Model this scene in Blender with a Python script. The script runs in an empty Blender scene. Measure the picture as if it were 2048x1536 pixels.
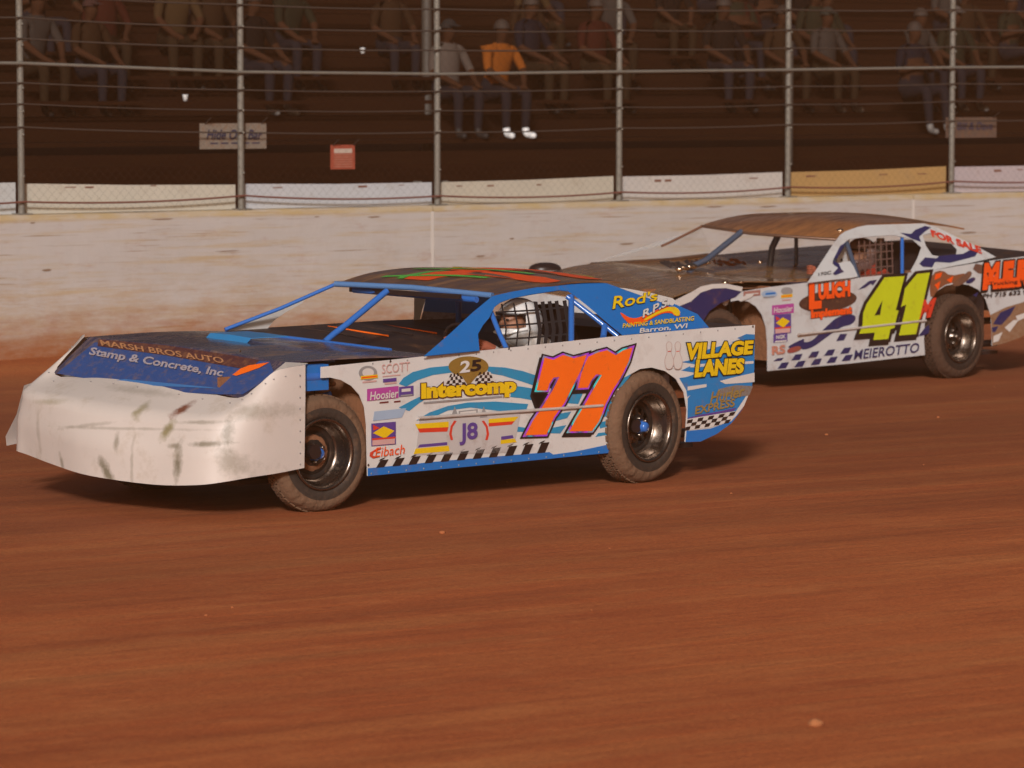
import bpy, math, random
from mathutils import Vector, Matrix, geometry
R = math.radians
random.seed(7)
scn = bpy.context.scene
col = scn.collection

# ------------------------------------------------------------------ camera
cam_d = bpy.data.cameras.new('camera'); cam = bpy.data.objects.new('camera', cam_d); col.objects.link(cam)
cam.location = (0, 0, 2.5); cam.rotation_euler = (R(90 - 4.551148), 0, 0)
cam_d.sensor_width = 36; cam_d.lens = 36 * 7500 / 2048; cam_d.clip_start = .5; cam_d.clip_end = 900
cam_d.dof.use_dof = True; cam_d.dof.focus_distance = 22.2; cam_d.dof.aperture_fstop = 4.0
scn.camera = cam
# ------------------------------------------------------------------ night sky, one lamp behind the photographer
SUN_EL, SUN_AZ = 24, 5            # elevation; degrees left of the view axis
w = bpy.data.worlds.new('World'); scn.world = w; w.use_nodes = True
nt = w.node_tree; bg = nt.nodes['Background']
sky = nt.nodes.new('ShaderNodeTexSky'); sky.sky_type = 'NISHITA'; sky.sun_disc = False
sky.sun_elevation = R(SUN_EL); sky.sun_rotation = R(180 + SUN_AZ)
sky.dust_density = 6; sky.air_density = .6; sky.ozone_density = .3
warm = nt.nodes.new('ShaderNodeMix'); warm.data_type = 'RGBA'; warm.blend_type = 'MULTIPLY'; warm.inputs[0].default_value = 1; warm.inputs[7].default_value = (1, .80, .64, 1)
nt.links.new(sky.outputs[0], warm.inputs[6]); nt.links.new(warm.outputs[2], bg.inputs[0]); bg.inputs[1].default_value = .05   # sky tinted warm and raised to fill the shadows
sd = bpy.data.lights.new('sun', 'SUN'); sd.energy = 2.75; sd.angle = R(7); sd.color = (.97, .985, 1)
so = bpy.data.objects.new('sun', sd); col.objects.link(so)
dirv = Vector((math.sin(R(SUN_AZ)) * math.cos(R(SUN_EL)), math.cos(R(SUN_AZ)) * math.cos(R(SUN_EL)), -math.sin(R(SUN_EL))))
so.rotation_euler = dirv.to_track_quat('-Z', 'Y').to_euler(); so.location = (-6, -20, 20)
scn.view_settings.view_transform = 'Standard'; scn.view_settings.look = 'None'
scn.view_settings.exposure = 0; scn.view_settings.gamma = 1

# ------------------------------------------------------------------ materials
MATS = {}
def mat(name, c, rough=.5, metal=0., dirt=0., dirtcol=(.22, .09, .035), dscale=3., stretch=(1, 1, 1), bump=0., bscale=40, coat=0., var=.12, zfade=None, spec=.5):
    """paint with large-scale tone variation, dirt film and splashes in object space"""
    if name in MATS: return MATS[name]
    m = bpy.data.materials.new(name); MATS[name] = m; m.use_nodes = True
    n = m.node_tree.nodes; L = m.node_tree.links; b = n['Principled BSDF']
    b.inputs['Roughness'].default_value = rough; b.inputs['Metallic'].default_value = metal
    b.inputs['Specular IOR Level'].default_value = spec
    if coat: b.inputs['Coat Weight'].default_value = coat; b.inputs['Coat Roughness'].default_value = .12
    tc = n.new('ShaderNodeTexCoord'); mp = n.new('ShaderNodeMapping'); mp.inputs['Scale'].default_value = stretch
    L.new(tc.outputs['Object'], mp.inputs[0])
    n1 = n.new('ShaderNodeTexNoise'); n1.inputs['Scale'].default_value = dscale; n1.inputs['Detail'].default_value = 8; n1.inputs['Roughness'].default_value = .65
    L.new(mp.outputs[0], n1.inputs[0])
    mx = n.new('ShaderNodeMix'); mx.data_type = 'RGBA'
    mx.inputs[6].default_value = (*[v * (1 - var) for v in c], 1); mx.inputs[7].default_value = (*[min(1, v * (1 + var)) for v in c], 1)
    L.new(n1.outputs[0], mx.inputs[0]); out = mx.outputs[2]
    if dirt > 0:
        n2 = n.new('ShaderNodeTexNoise'); n2.inputs['Scale'].default_value = dscale * 2.3; n2.inputs['Detail'].default_value = 10; n2.inputs['Roughness'].default_value = .72
        L.new(mp.outputs[0], n2.inputs[0])
        rp = n.new('ShaderNodeMapRange'); rp.inputs[1].default_value = .62 - dirt * .35; rp.inputs[2].default_value = .78 - dirt * .2
        rp.inputs[3].default_value = dirt * .15; rp.inputs[4].default_value = min(.9, .35 + dirt)
        L.new(n2.outputs[0], rp.inputs[0]); fac = rp.outputs[0]
        if zfade:
            sx = n.new('ShaderNodeSeparateXYZ'); L.new(tc.outputs['Object'], sx.inputs[0])
            zr = n.new('ShaderNodeMapRange'); zr.inputs[1].default_value = zfade[0]; zr.inputs[2].default_value = zfade[1]
            zr.inputs[3].default_value = 1; zr.inputs[4].default_value = zfade[2]; L.new(sx.outputs[2], zr.inputs[0])
            mu = n.new('ShaderNodeMath'); mu.operation = 'MULTIPLY'; L.new(fac, mu.inputs[0]); L.new(zr.outputs[0], mu.inputs[1]); fac = mu.outputs[0]
        m2 = n.new('ShaderNodeMix'); m2.data_type = 'RGBA'; m2.inputs[7].default_value = (*dirtcol, 1)
        L.new(out, m2.inputs[6]); L.new(fac, m2.inputs[0]); out = m2.outputs[2]
        rr = n.new('ShaderNodeMapRange'); rr.inputs[3].default_value = rough; rr.inputs[4].default_value = .9
        L.new(fac, rr.inputs[0]); L.new(rr.outputs[0], b.inputs['Roughness'])
    L.new(out, b.inputs['Base Color'])
    if bump:
        n3 = n.new('ShaderNodeTexNoise'); n3.inputs['Scale'].default_value = bscale; n3.inputs['Detail'].default_value = 4
        L.new(mp.outputs[0], n3.inputs[0])
        bp = n.new('ShaderNodeBump'); bp.inputs['Strength'].default_value = bump; bp.inputs['Distance'].default_value = .02
        L.new(n3.outputs[0], bp.inputs['Height']); L.new(bp.outputs[0], b.inputs['Normal'])
    return m
DIRT = (.22, .085, .035)
white = mat('white_panel_paint', (.64, .62, .60), .38, dirt=.22, dscale=2.2, bump=.12, bscale=3.2, zfade=(.15, .8, .45))
white41 = mat('white_race_paint', (.55, .555, .56), .38, dirt=.3, dscale=2.4, bump=.12, bscale=3.2, zfade=(.15, .9, .5))
nosew = mat('nose_plastic', (.60, .54, .50), .45, dirt=.22, dirtcol=(.36, .28, .19), dscale=1.7, bump=.12, bscale=2.6)
blue = mat('blue_paint', (.010, .155, .50), .35, dirt=.14, dscale=3, bump=.08, bscale=3)
tube_blue = mat('blue_tube', (.03, .15, .52), .3, coat=.6)
teal = mat('teal_vinyl', (.02, .25, .46), .35, dirt=.15, dscale=3)
navy = mat('navy_vinyl', (.018, .022, .10), .35, dirt=.2, dscale=4)
black = mat('black_vinyl', (.018, .012, .012), .35, dirt=.12)
orange = mat('orange_vinyl', (.95, .15, .008), .45, dirt=.1, dscale=5)
lime = mat('lime_vinyl', (.52, .58, .012), .45, dirt=.14, dscale=5)
yellow = mat('yellow_vinyl', (.76, .50, .008), .4, dirt=.15, dscale=5)
gold = mat('gold_vinyl', (.34, .21, .045), .35, metal=.3, dirt=.2, dscale=8)
red = mat('red_vinyl', (.62, .045, .02), .4, dirt=.12)
redor = mat('red_orange_vinyl', (.85, .09, .008), .4, dirt=.12)
pink = mat('magenta_vinyl', (.42, .06, .30), .4, dirt=.1)
purple = mat('purple_vinyl', (.10, .05, .25), .4, dirt=.1)
grey = mat('grey_vinyl', (.28, .27, .27), .4, dirt=.2)
pale = mat('pale_vinyl', (.62, .58, .55), .4, dirt=.12)
palepink = mat('pale_pink_vinyl', (.58, .34, .32), .4)
paleblue = mat('pale_blue_vinyl', (.33, .42, .55), .4)
roofm = mat('dark_glossy_roof', (.085, .042, .028), .25, dirt=.5, dirtcol=(.34, .17, .065), dscale=2.0, stretch=(.5, 3, 1), bump=.2, bscale=2.2, coat=.5)
hoodm = mat('dark_muddy_hood', (.035, .04, .085), .16, dirt=.42, dirtcol=(.34, .20, .11), dscale=1.6, stretch=(1, 2.4, 1), bump=.25, bscale=2., coat=.4)
roof41m = mat('reflection_brown_glossy_roof', (.40, .17, .06), .22, metal=.2, dirt=.6, dirtcol=(.10, .045, .025), dscale=2.4, stretch=(.5, 2.6, 1), bump=.5, bscale=2., coat=.6)  # coppery reflection painted into the base colour
hood41m = mat('bronze_glossy_hood', (.62, .34, .15), .10, metal=.6, dirt=.45, dirtcol=(.14, .06, .03), dscale=2.2, stretch=(.5, 2.4, 1), bump=.6, bscale=2.2, coat=.7)
inner = mat('dark_interior', (.025, .016, .016), .5, dirt=.3, dirtcol=(.16, .07, .03), dscale=2.5)
mud = mat('dried_mud', (.24, .10, .045), .9, dscale=6, var=.35, bump=.6, bscale=18)
rubber = mat('dusty_rubber', (.030, .022, .017), .7, dirt=.25, dirtcol=(.20, .10, .05), dscale=5, bump=.3, bscale=30)
tread = mat('muddy_tread', (.15, .082, .046), .9, dscale=7, var=.35, bump=.8, bscale=22)
chrome = mat('dusty_wheel_metal', (.20, .165, .14), .2, metal=.95, dirt=.3, dirtcol=(.09, .05, .028), dscale=7)
wheelblk = mat('dark_wheel_metal', (.06, .05, .045), .25, metal=.7, dirt=.3, dirtcol=(.16, .09, .05), dscale=9)
net = mat('black_webbing', (.015, .010, .010), .8)
helmet_w = mat('white_helmet_shell', (.82, .80, .78), .15, coat=.8)
helmet_d = mat('grey_helmet_shell', (.25, .16, .14), .2, coat=.6)
glassd = mat('dark_visor', (.02, .012, .01), .08)
skin = mat('skin', (.42, .20, .12), .55)
suit_w = mat('white_suit_cloth', (.55, .50, .46), .85, dirt=.15)
suit_r = mat('red_suit_cloth', (.45, .045, .02), .85)
galv = mat('galvanised_steel', (.185, .175, .150), .55, metal=.15, dirt=.3, dirtcol=(.14, .10, .06), dscale=5, stretch=(1, 1, .4))
cable_m = mat('steel_cable', (.060, .044, .035), .6, metal=.1)
chrome2 = mat('bright_chrome', (.8, .62, .45), .22, metal=1.)
chain_m = mat('rusty_twisted_cable', (.16, .055, .04), .7, dirt=.2)

def holo_mat():
    m = bpy.data.materials.new('prismatic_foil'); m.use_nodes = True; n = m.node_tree.nodes; L = m.node_tree.links; b = n['Principled BSDF']
    tc = n.new('ShaderNodeTexCoord'); ns = n.new('ShaderNodeTexNoise'); ns.inputs['Scale'].default_value = 6.5; ns.inputs['Detail'].default_value = 1
    L.new(tc.outputs['Object'], ns.inputs[0]); cr = n.new('ShaderNodeValToRGB'); e = cr.color_ramp.elements
    e[0].position = .30; e[0].color = (.03, .85, .9, 1); e[1].position = .72; e[1].color = (.42, .5, .52, 1)
    for p, c in ((.40, (.3, .33, .5, 1)), (.47, (.45, .05, .95, 1)), (.53, (.5, .12, .6, 1)), (.60, (.12, .08, .35, 1)), (.66, (.05, .85, .9, 1))):
        x = e.new(p); x.color = c
    L.new(ns.outputs[0], cr.inputs[0]); L.new(cr.outputs[0], b.inputs['Base Color'])
    b.inputs['Roughness'].default_value = .25; b.inputs['Metallic'].default_value = .2; return m
holo = holo_mat()
foilg = mat('green_gold_foil', (.12, .62, .05), .2, metal=.2); foily = mat('yellow_foil', (.85, .62, .03), .2, metal=.2)

# ------------------------------------------------------------------ mesh builder
class MB:
    def __init__(s): s.v = []; s.f = []; s.m = []; s.mats = []; s.smooth = []
    def mi(s, m):
        if m not in s.mats: s.mats.append(m)
        return s.mats.index(m)
    def add(s, vs, fs, m, smooth=False):
        k = len(s.v); s.v += [Vector(v) for v in vs]; i = s.mi(m)
        for f in fs: s.f.append([a + k for a in f]); s.m.append(i); s.smooth.append(smooth)
    def box(s, lo, hi, m):
        x0, y0, z0 = lo; x1, y1, z1 = hi
        s.add([(x0,y0,z0),(x1,y0,z0),(x1,y1,z0),(x0,y1,z0),(x0,y0,z1),(x1,y0,z1),(x1,y1,z1),(x0,y1,z1)],
              [(3,2,1,0),(4,5,6,7),(0,1,5,4),(1,2,6,5),(2,3,7,6),(3,0,4,7)], m)
    def tube(s, pts, r, m, n=10):
        pts = [Vector(p) for p in pts]; rings = []
        for i, p in enumerate(pts):
            d = (pts[min(i+1, len(pts)-1)] - pts[max(i-1, 0)]).normalized()
            a = d.orthogonal().normalized() if i == 0 else (rings[-1][1] - d * rings[-1][1].dot(d)).normalized()
            b = d.cross(a); rr = r[i] if isinstance(r, (list, tuple)) else r
            rings.append(([p + (a*math.cos(2*math.pi*k/n) + b*math.sin(2*math.pi*k/n))*rr for k in range(n)], a))
        vs = [q for rg in rings for q in rg[0]]; fs = []
        for i in range(len(pts)-1):
            for k in range(n): fs.append((i*n+k, i*n+(k+1) % n, (i+1)*n+(k+1) % n, (i+1)*n+k))
        s.add(vs, fs, m, True); s.add(rings[0][0], [tuple(range(n))[::-1]], m); s.add(rings[-1][0], [tuple(range(n))], m)
    def lathe(s, prof, m, n=48, axis='y', c=(0, 0, 0), smooth=True):
        """profile of (radius, along-axis)"""
        vs = []
        for (r, a) in prof:
            for k in range(n):
                t = 2*math.pi*k/n; x, z = r*math.cos(t), r*math.sin(t)
                p = (x, a, z) if axis == 'y' else (x, z, a); vs.append(Vector(p) + Vector(c))
        fs = [(i*n+k, i*n+(k+1) % n, (i+1)*n+(k+1) % n, (i+1)*n+k) for i in range(len(prof)-1) for k in range(n)]
        s.add(vs, fs, m, smooth)
    def grid(s, rows, m, th=0., smooth=True):
        """rows of 3d points -> a sheet, with thickness downward when th"""
        nr, nc = len(rows), len(rows[0]); vs = [Vector(p) for r in rows for p in r]
        fs = [(i*nc+j, i*nc+j+1, (i+1)*nc+j+1, (i+1)*nc+j) for i in range(nr-1) for j in range(nc-1)]
        s.add(vs, fs, m, smooth)
        if th:
            s.add([v - Vector((0, 0, th)) for v in vs], [f[::-1] for f in fs], m, smooth)
            edge = [(0, j) for j in range(nc)] + [(i, nc-1) for i in range(1, nr)] + [(nr-1, j) for j in range(nc-2, -1, -1)] + [(i, 0) for i in range(nr-2, 0, -1)]
            e = [Vector(rows[i][j]) for i, j in edge]; k = len(e)
            s.add(e + [v - Vector((0, 0, th)) for v in e], [(i, (i+1) % k, k+(i+1) % k, k+i) for i in range(k)], m)
    def ball(s, c, rad, m, n=20, cut=None):
        vs = []; fs = []; k = n // 2
        for i in range(k+1):
            t = math.pi*i/k
            for j in range(n):
                p = 2*math.pi*j/n; vs.append((c[0]+rad[0]*math.sin(t)*math.cos(p), c[1]+rad[1]*math.sin(t)*math.sin(p), c[2]+rad[2]*math.cos(t)))
        for i in range(k):
            for j in range(n):
                f = (i*n+j, i*n+(j+1) % n, (i+1)*n+(j+1) % n, (i+1)*n+j)
                if cut is None or cut(sum((Vector(vs[a]) for a in f), Vector())/4 - Vector(c)): fs.append(f)
        s.add(vs, fs, m, True)
    def build(s, name, parent=None):
        me = bpy.data.meshes.new(name); me.from_pydata([tuple(v) for v in s.v], [], s.f)
        for m in s.mats: me.materials.append(m)
        for p, i, sm in zip(me.polygons, s.m, s.smooth): p.material_index = i; p.use_smooth = sm
        me.validate(); o = bpy.data.objects.new(name, me); col.objects.link(o); o.parent = parent
        return o
def tag(o, label=None, cat=None, group=None, kind=None):
    if label: o['label'] = label
    if cat: o['category'] = cat
    if group: o['group'] = group
    if kind: o['kind'] = kind
    return o
def empty(name, loc, rz=0, parent=None):
    o = bpy.data.objects.new(name, None); o.empty_display_size = .2; col.objects.link(o); o.location = loc; o.rotation_euler = (0, 0, rz); o.parent = parent
    return o
def copy_tree(o, parent=None):
    c = o.copy(); col.objects.link(c); c.parent = parent
    for ch in list(o.children): copy_tree(ch, c)
    return c

# ------------------------------------------------------------------ flat artwork on the sheet-metal panels
# each panel is a plane of the car: (3x3 artwork-to-metres matrix, origin, axis 1, axis 2, outward sign)
class Panel:
    def __init__(s, H, o, e1, e2, sg): s.H = H; s.o = Vector(o); s.a = Vector(e1); s.b = Vector(e2); s.n = s.a.cross(s.b).normalized()*sg
    def __call__(s, u, v, off=0.):
        h = s.H; wv = h[6]*u + h[7]*v + h[8]
        return s.o + s.a*((h[0]*u + h[1]*v + h[2])/wv) + s.b*((h[3]*u + h[4]*v + h[5])/wv) + s.n*off
SIDE = Panel([-0.00367810121, -9.98564196e-06, 4.71490283, -0.000254226273, -0.00272801762, 2.96245914, -0.000101690509, -9.43128071e-06, 1.0], (0, 0.93, 0), (1, 0, 0), (0, 0, 1), -1)
CABIN = Panel([-0.00398562544, 0.00268123888, 3.29929853, -0.000238166447, -0.00405647763, 3.03195203, -0.000104619568, 0.000158739512, 1.0], (0, 0.93, 0.93), (1, 0, 0), (0, -0.72414, 0.68966), -1)
FARCAB = Panel([-0.00382406292, -0.000613980732, 3.86504516, -0.000161395412, -0.0030763677, 2.11062289, -0.000101017128, -4.80931971e-05, 1.0], (0, -0.9, 0.95), (1, 0, 0), (0, 0.24254, 0.97014), 1)
HOOD = Panel([-0.00155418273, 0.00416820354, -2.55880189, -0.00439441955, -0.00521571632, 5.26590435, 0.000115909548, 0.000248977638, 1.0], (3.0, 0, 0.825), (0.81539, -0.09146, -0.57163), (0, -0.98744, 0.15799), -1)
SIDE2 = Panel([-0.00486736973, -4.63704136e-05, 9.38887071, -0.000232829168, -0.00350000939, 3.09443029, -9.31316673e-05, -9.5235466e-06, 1.0], (0, 0.93, 0), (1, 0, 0), (0, 0, 1), -1)
CABIN2 = Panel([-0.00515715297, 0.00312825422, 8.23395434, -0.000201408541, -0.00480894346, 2.98142889, -9.53540059e-05, 0.000129794989, 1.0], (0, 0.93, 0.93), (1, 0, 0), (0, -0.66896, 0.74329), -1)
def zoomed(pts, s, ox, oy): return [(ox + x/s, oy + y/s) for x, y in pts]
def tess(loops):
    tris = geometry.tessellate_polygon([[Vector((x, -y, 0)) for x, y in l] for l in loops])
    return tris
def plate(mb, pan, loop, m, off=0., th=.004, fine=True):
    n = len(loop); t = tess([loop]); f = [pan(u, v, off) for u, v in loop]; b = [pan(u, v, off-th) for u, v in loop]
    mb.add(f + b, [tuple(x) for x in t] + [tuple(a+n for a in x[::-1]) for x in t] + [(i, (i+1) % n, n+(i+1) % n, n+i) for i in range(n)], m)
LY = .0025
def art(mb, pan, loop, m, layer=1):
    mb.add([pan(u, v, layer*LY) for u, v in loop], [tuple(x) for x in tess([loop])], m)
def offset_loop(l, d):
    a = sum(l[i][0]*l[(i+1) % len(l)][1] - l[(i+1) % len(l)][0]*l[i][1] for i in range(len(l)))
    sg = 1 if a > 0 else -1; out = []; n = len(l)
    for i in range(n):
        p0, p1, p2 = Vector(l[i-1]), Vector(l[i]), Vector(l[(i+1) % n])
        d1 = (p1-p0).normalized(); d2 = (p2-p1).normalized(); n1 = Vector((d1.y, -d1.x))*sg; n2 = Vector((d2.y, -d2.x))*sg
        b = (n1+n2); k = b.length
        b = b/k if k > 1e-4 else n1; q = p1 + b*d/max(.45, b.dot(n1)); out.append((q.x, q.y))
    return out
def smooth_loop(l, it=2):
    for _ in range(it):
        o = []
        for i in range(len(l)):
            a, b = l[i], l[(i+1) % len(l)]
            o += [(a[0]*.75+b[0]*.25, a[1]*.75+b[1]*.25), (a[0]*.25+b[0]*.75, a[1]*.25+b[1]*.75)]
        l = o
    return l
def ell(cx, cy, rx, ry, n=28, a=0): return [(cx+rx*math.cos(2*math.pi*k/n)*math.cos(a)-ry*math.sin(2*math.pi*k/n)*math.sin(a), cy+rx*math.cos(2*math.pi*k/n)*math.sin(a)+ry*math.sin(2*math.pi*k/n)*math.cos(a)) for k in range(n)]
def rect(x0, y0, x1, y1, sl=-.1): return [(x0, y0), (x1, y0+sl*(x1-x0)), (x1, y1+sl*(x1-x0)), (x0, y1)]
_tc = {}
def text_mesh(txt, bold):
    k = (txt, bold)
    if k not in _tc:
        c = bpy.data.curves.new('lettering', 'FONT'); c.body = txt; c.offset = bold; c.resolution_u = 3
        o = bpy.data.objects.new('lettering', c); col.objects.link(o)
        bpy.context.view_layer.update(); dg = bpy.context.evaluated_depsgraph_get(); me = bpy.data.meshes.new_from_object(o.evaluated_get(dg))
        _tc[k] = ([tuple(v.co) for v in me.vertices], [tuple(p.vertices) for p in me.polygons])
        bpy.data.objects.remove(o); bpy.data.curves.remove(c); bpy.data.meshes.remove(me)
    return _tc[k]
def text(mb, pan, txt, p0, p1, h, m, layer=2, bold=.02, shear=0., outline=None, shadow=None, h2=None):
    """lettering set between two baseline points, h tall; outline=(material, width), shadow=(material, dx, dy, width)"""
    base, _ = text_mesh(txt, 0.); x0 = min(v[0] for v in base); x1 = max(v[0] for v in base); top = max(v[1] for v in base)
    h2 = h2 or h
    def put(bd, mt, ly, dx=0, dy=0):
        vs, fs = text_mesh(txt, bd); q = []
        for x, y, z in vs:
            t = (x-x0)/(x1-x0); hh = h + (h2-h)*t; yy = y/top
            q.append(pan(p0[0]+t*(p1[0]-p0[0])+shear*hh*yy+dx, p0[1]+t*(p1[1]-p0[1])-hh*yy+dy, ly*LY))
        mb.add(q, fs, mt)
    if shadow: put(bold+shadow[3], shadow[0], layer, shadow[1], shadow[2])
    if outline: put(bold+outline[1], outline[0], layer+.7)
    put(bold, m, layer+1.4)
def checker(mb, pan, tl, tr, bl, br, n, rows, m, layer=2, phase=0, lean=0.):
    def P(i, j):
        s, t = i/n, j/rows; a = (tl[0]+(tr[0]-tl[0])*s, tl[1]+(tr[1]-tl[1])*s); b = (bl[0]+(br[0]-bl[0])*s, bl[1]+(br[1]-bl[1])*s)
        return (a[0]+(b[0]-a[0])*t - lean*t, a[1]+(b[1]-a[1])*t)
    for i in range(n):
        for j in range(rows):
            if (i+j+phase) % 2 == 0: art(mb, pan, [P(i, j), P(i+1, j), P(i+1, j+1), P(i, j+1)], m, layer)


# ------------------------------------------------------------------ wheels
rubber2 = mat('dark_wet_rubber', (.022, .015, .012), .6, dirt=.3, dirtcol=(.10, .045, .02), dscale=5)
tread2 = mat('dark_muddy_tread', (.07, .035, .02), .9, dscale=7, var=.4, bump=.8, bscale=22)
def wheel(car, x, yo, r, wd, side, steer=0, dark=True, spin=.3):
    """racing wheel: tyre with block tread, deep dished rim with slots, hub; yo = outer face"""
    e = empty('wheel', (x, yo, r), steer, car)
    s = side; t = MB(); ri = r*.60
    rubber, tread = (globals()['rubber'], globals()['tread']) if dark else (rubber2, tread2)
    prof = [(ri, -.02), (ri+.012, -.006), (r*.66, .004), (r*.74, .006), (r*.80, .005)]
    t.lathe([(a, b*s) for a, b in prof], rubber); t.lathe([(a, b*s) for a, b in [(r*.80, .005), (r*.86, .009), (r*.93, -.002), (r*.975, -.018), (r, -.045)]], tread)
    tr = [(r, -.045)] 
    for k in range(1, 5):
        c = -.045-(wd-.09)*k/5; tr += [(r, c+.008), (r-.010, c+.006), (r-.010, c-.006), (r, c-.008)]
    tr.append((r, -wd+.045)); t.lathe([(a, b*s) for a, b in tr], tread)
    t.lathe([(r, (-wd+.045)*s), (r*.95, (-wd+.01)*s), (r*.8, -wd*s), (ri, (-wd+.02)*s)], rubber)
    for k in range(44):                                  # tread blocks
        for row in range(5):
            a = 2*math.pi*(k+.5*(row % 2))/44; c = (-.045-(wd-.09)*(row+.5)/5)*s; da = .05; hw = (wd-.09)/5*.36; vs = []
            for rr in (r-.004, r+.009):
                for aa, yy in ((a-da, c-hw), (a+da, c-hw), (a+da, c+hw), (a-da, c+hw)): vs.append((rr*math.cos(aa), yy, rr*math.sin(aa)))
            t.add(vs, [(4,5,6,7),(0,1,5,4),(1,2,6,5),(2,3,7,6),(3,0,4,7)], tread)
    t.build('tyre', e)
    q = MB(); mm = chrome
    pr = [(ri+.008, -.012), (ri+.012, .004), (ri, .008), (ri-.012, -.004), (ri-.014, -.03), (ri-.018, -.036), (ri-.016, -.052), (ri-.024, -.058), (ri-.022, -.078), (ri-.031, -.083), (ri-.030, -.100), (ri-.042, -.104), (ri-.046, -.112)]
    q.lathe([(a, b*s) for a, b in pr], mm)
    q.lathe([(ri-.046, -.112*s), (ri-.055, -.108*s), (ri-.074, -.118*s)], wheelblk)
    q.lathe([(ri-.05, -.125*s), (ri-.02, (-wd+.03)*s), (ri, (-wd+.02)*s)], wheelblk)
    # slotted disc
    ns = 10; r0, r1, r2, r3 = .055, .078, ri-.095, ri-.074; vs = []; fs = []
    q.lathe([(r3, -.118*s), (r2, -.108*s)], wheelblk); q.lathe([(r1, -.100*s), (r0, -.092*s), (.04, -.092*s)], wheelblk)
    for k in range(ns):
        a = 2*math.pi*k/ns+spin; d = math.pi/ns*.52; m_ = len(q.v)
        q.add([(r1*math.cos(a-d), -.100*s, r1*math.sin(a-d)), (r1*math.cos(a+d), -.100*s, r1*math.sin(a+d)), (r2*math.cos(a+d*.8), -.108*s, r2*math.sin(a+d*.8)), (r2*math.cos(a-d*.8), -.108*s, r2*math.sin(a-d*.8))], [(0,1,2,3)], mm)
    q.build('rim', e)
    h = MB(); h.lathe([(.0001, -.020*s), (.024, -.022*s), (.032, -.034*s), (.034, -.075*s), (.048, -.080*s), (.048, -.095*s)], tube_blue if dark else chrome, 20)
    for k in range(5):
        a = 2*math.pi*k/5; h.lathe([(.0001, -.06*s), (.010, -.06*s), (.010, -.095*s)], chrome, 8, c=(.055*math.cos(a), 0, .055*math.sin(a)))
    h.lathe([(.02, (-wd*.65)*s), (.10, (-wd*.65)*s), (.12, (-wd*.8)*s)], mud, 20)       # brake drum behind
    h.build('hub', e)
    return e
def wheels(car, xr, xf, rr, rf, steer, dark):
    wheel(car, xr, .945, rr, .20, 1, R(8), dark); wheel(car, xf, .90, rf, .155, 1, steer, dark, .7)
    wheel(car, xr, -.985, rr, .33, -1, 0, dark, .1); wheel(car, xf, -.985, rf, .27, -1, steer, dark, .9)
def lerp(a, b, t): return tuple(a[i]+(b[i]-a[i])*t for i in range(len(a)))
def spline_rows(cols, n):
    """cols: list of polylines (same length) -> grid rows by Catmull-Rom across the columns"""
    out = []
    for ci in range(len(cols)-1):
        p0 = cols[max(ci-1, 0)]; p1 = cols[ci]; p2 = cols[ci+1]; p3 = cols[min(ci+2, len(cols)-1)]
        for k in range(n):
            t = k/n; out.append([tuple(.5*((2*b[i])+(-a[i]+c[i])*t+(2*a[i]-5*b[i]+4*c[i]-d[i])*t*t+(-a[i]+3*b[i]-3*c[i]+d[i])*t**3) for i in range(3)) for a, b, c, d in zip(p0, p1, p2, p3)])
    out.append(list(cols[-1])); return out
def smooth_grid(cols, n): 
    rows = spline_rows(cols, n); tr = [list(x) for x in zip(*rows)]; return spline_rows(tr, n)
def chassis(car, xr, xf):
    c = MB(); T = lambda p, r=.022: c.tube(p, r, black, 8)
    c.box((-.75, -.62, .16), (xf+.35, .62, .19), inner)
    for y in (-.55, .55):
        T([(-.85, y, .45), (xf+.5, y, .40)], .03); T([(-.8, y, .25), (xf+.4, y, .24)], .03)
        for x in (-.6, .2, .9, 1.6, 2.3): T([(x, y, .25), (x+.1, y, .45)]); T([(x, y, .45), (x, y, .8)])
    for x in (0, xf): T([(x, -.9, .36), (x, .9, .36)], .045)
    c.box((1.55, -.3, .3), (2.3, .3, .72), wheelblk); c.box((xf+.25, -.32, .25), (xf+.31, .32, .62), wheelblk)
    c.build('chassis', car)

# ------------------------------------------------------------------ the near car: white and blue, orange 77
car = empty('race_car', (0.1999216, 24.2204372, 0), R(-139.450974))
tag(car, 'white and blue dirt race car with orange number 77, nearest the camera', 'race car')
chassis(car, 0, 2.55)
wheels(car, -.07, 2.49, .352, .342, R(-2), True)
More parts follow.
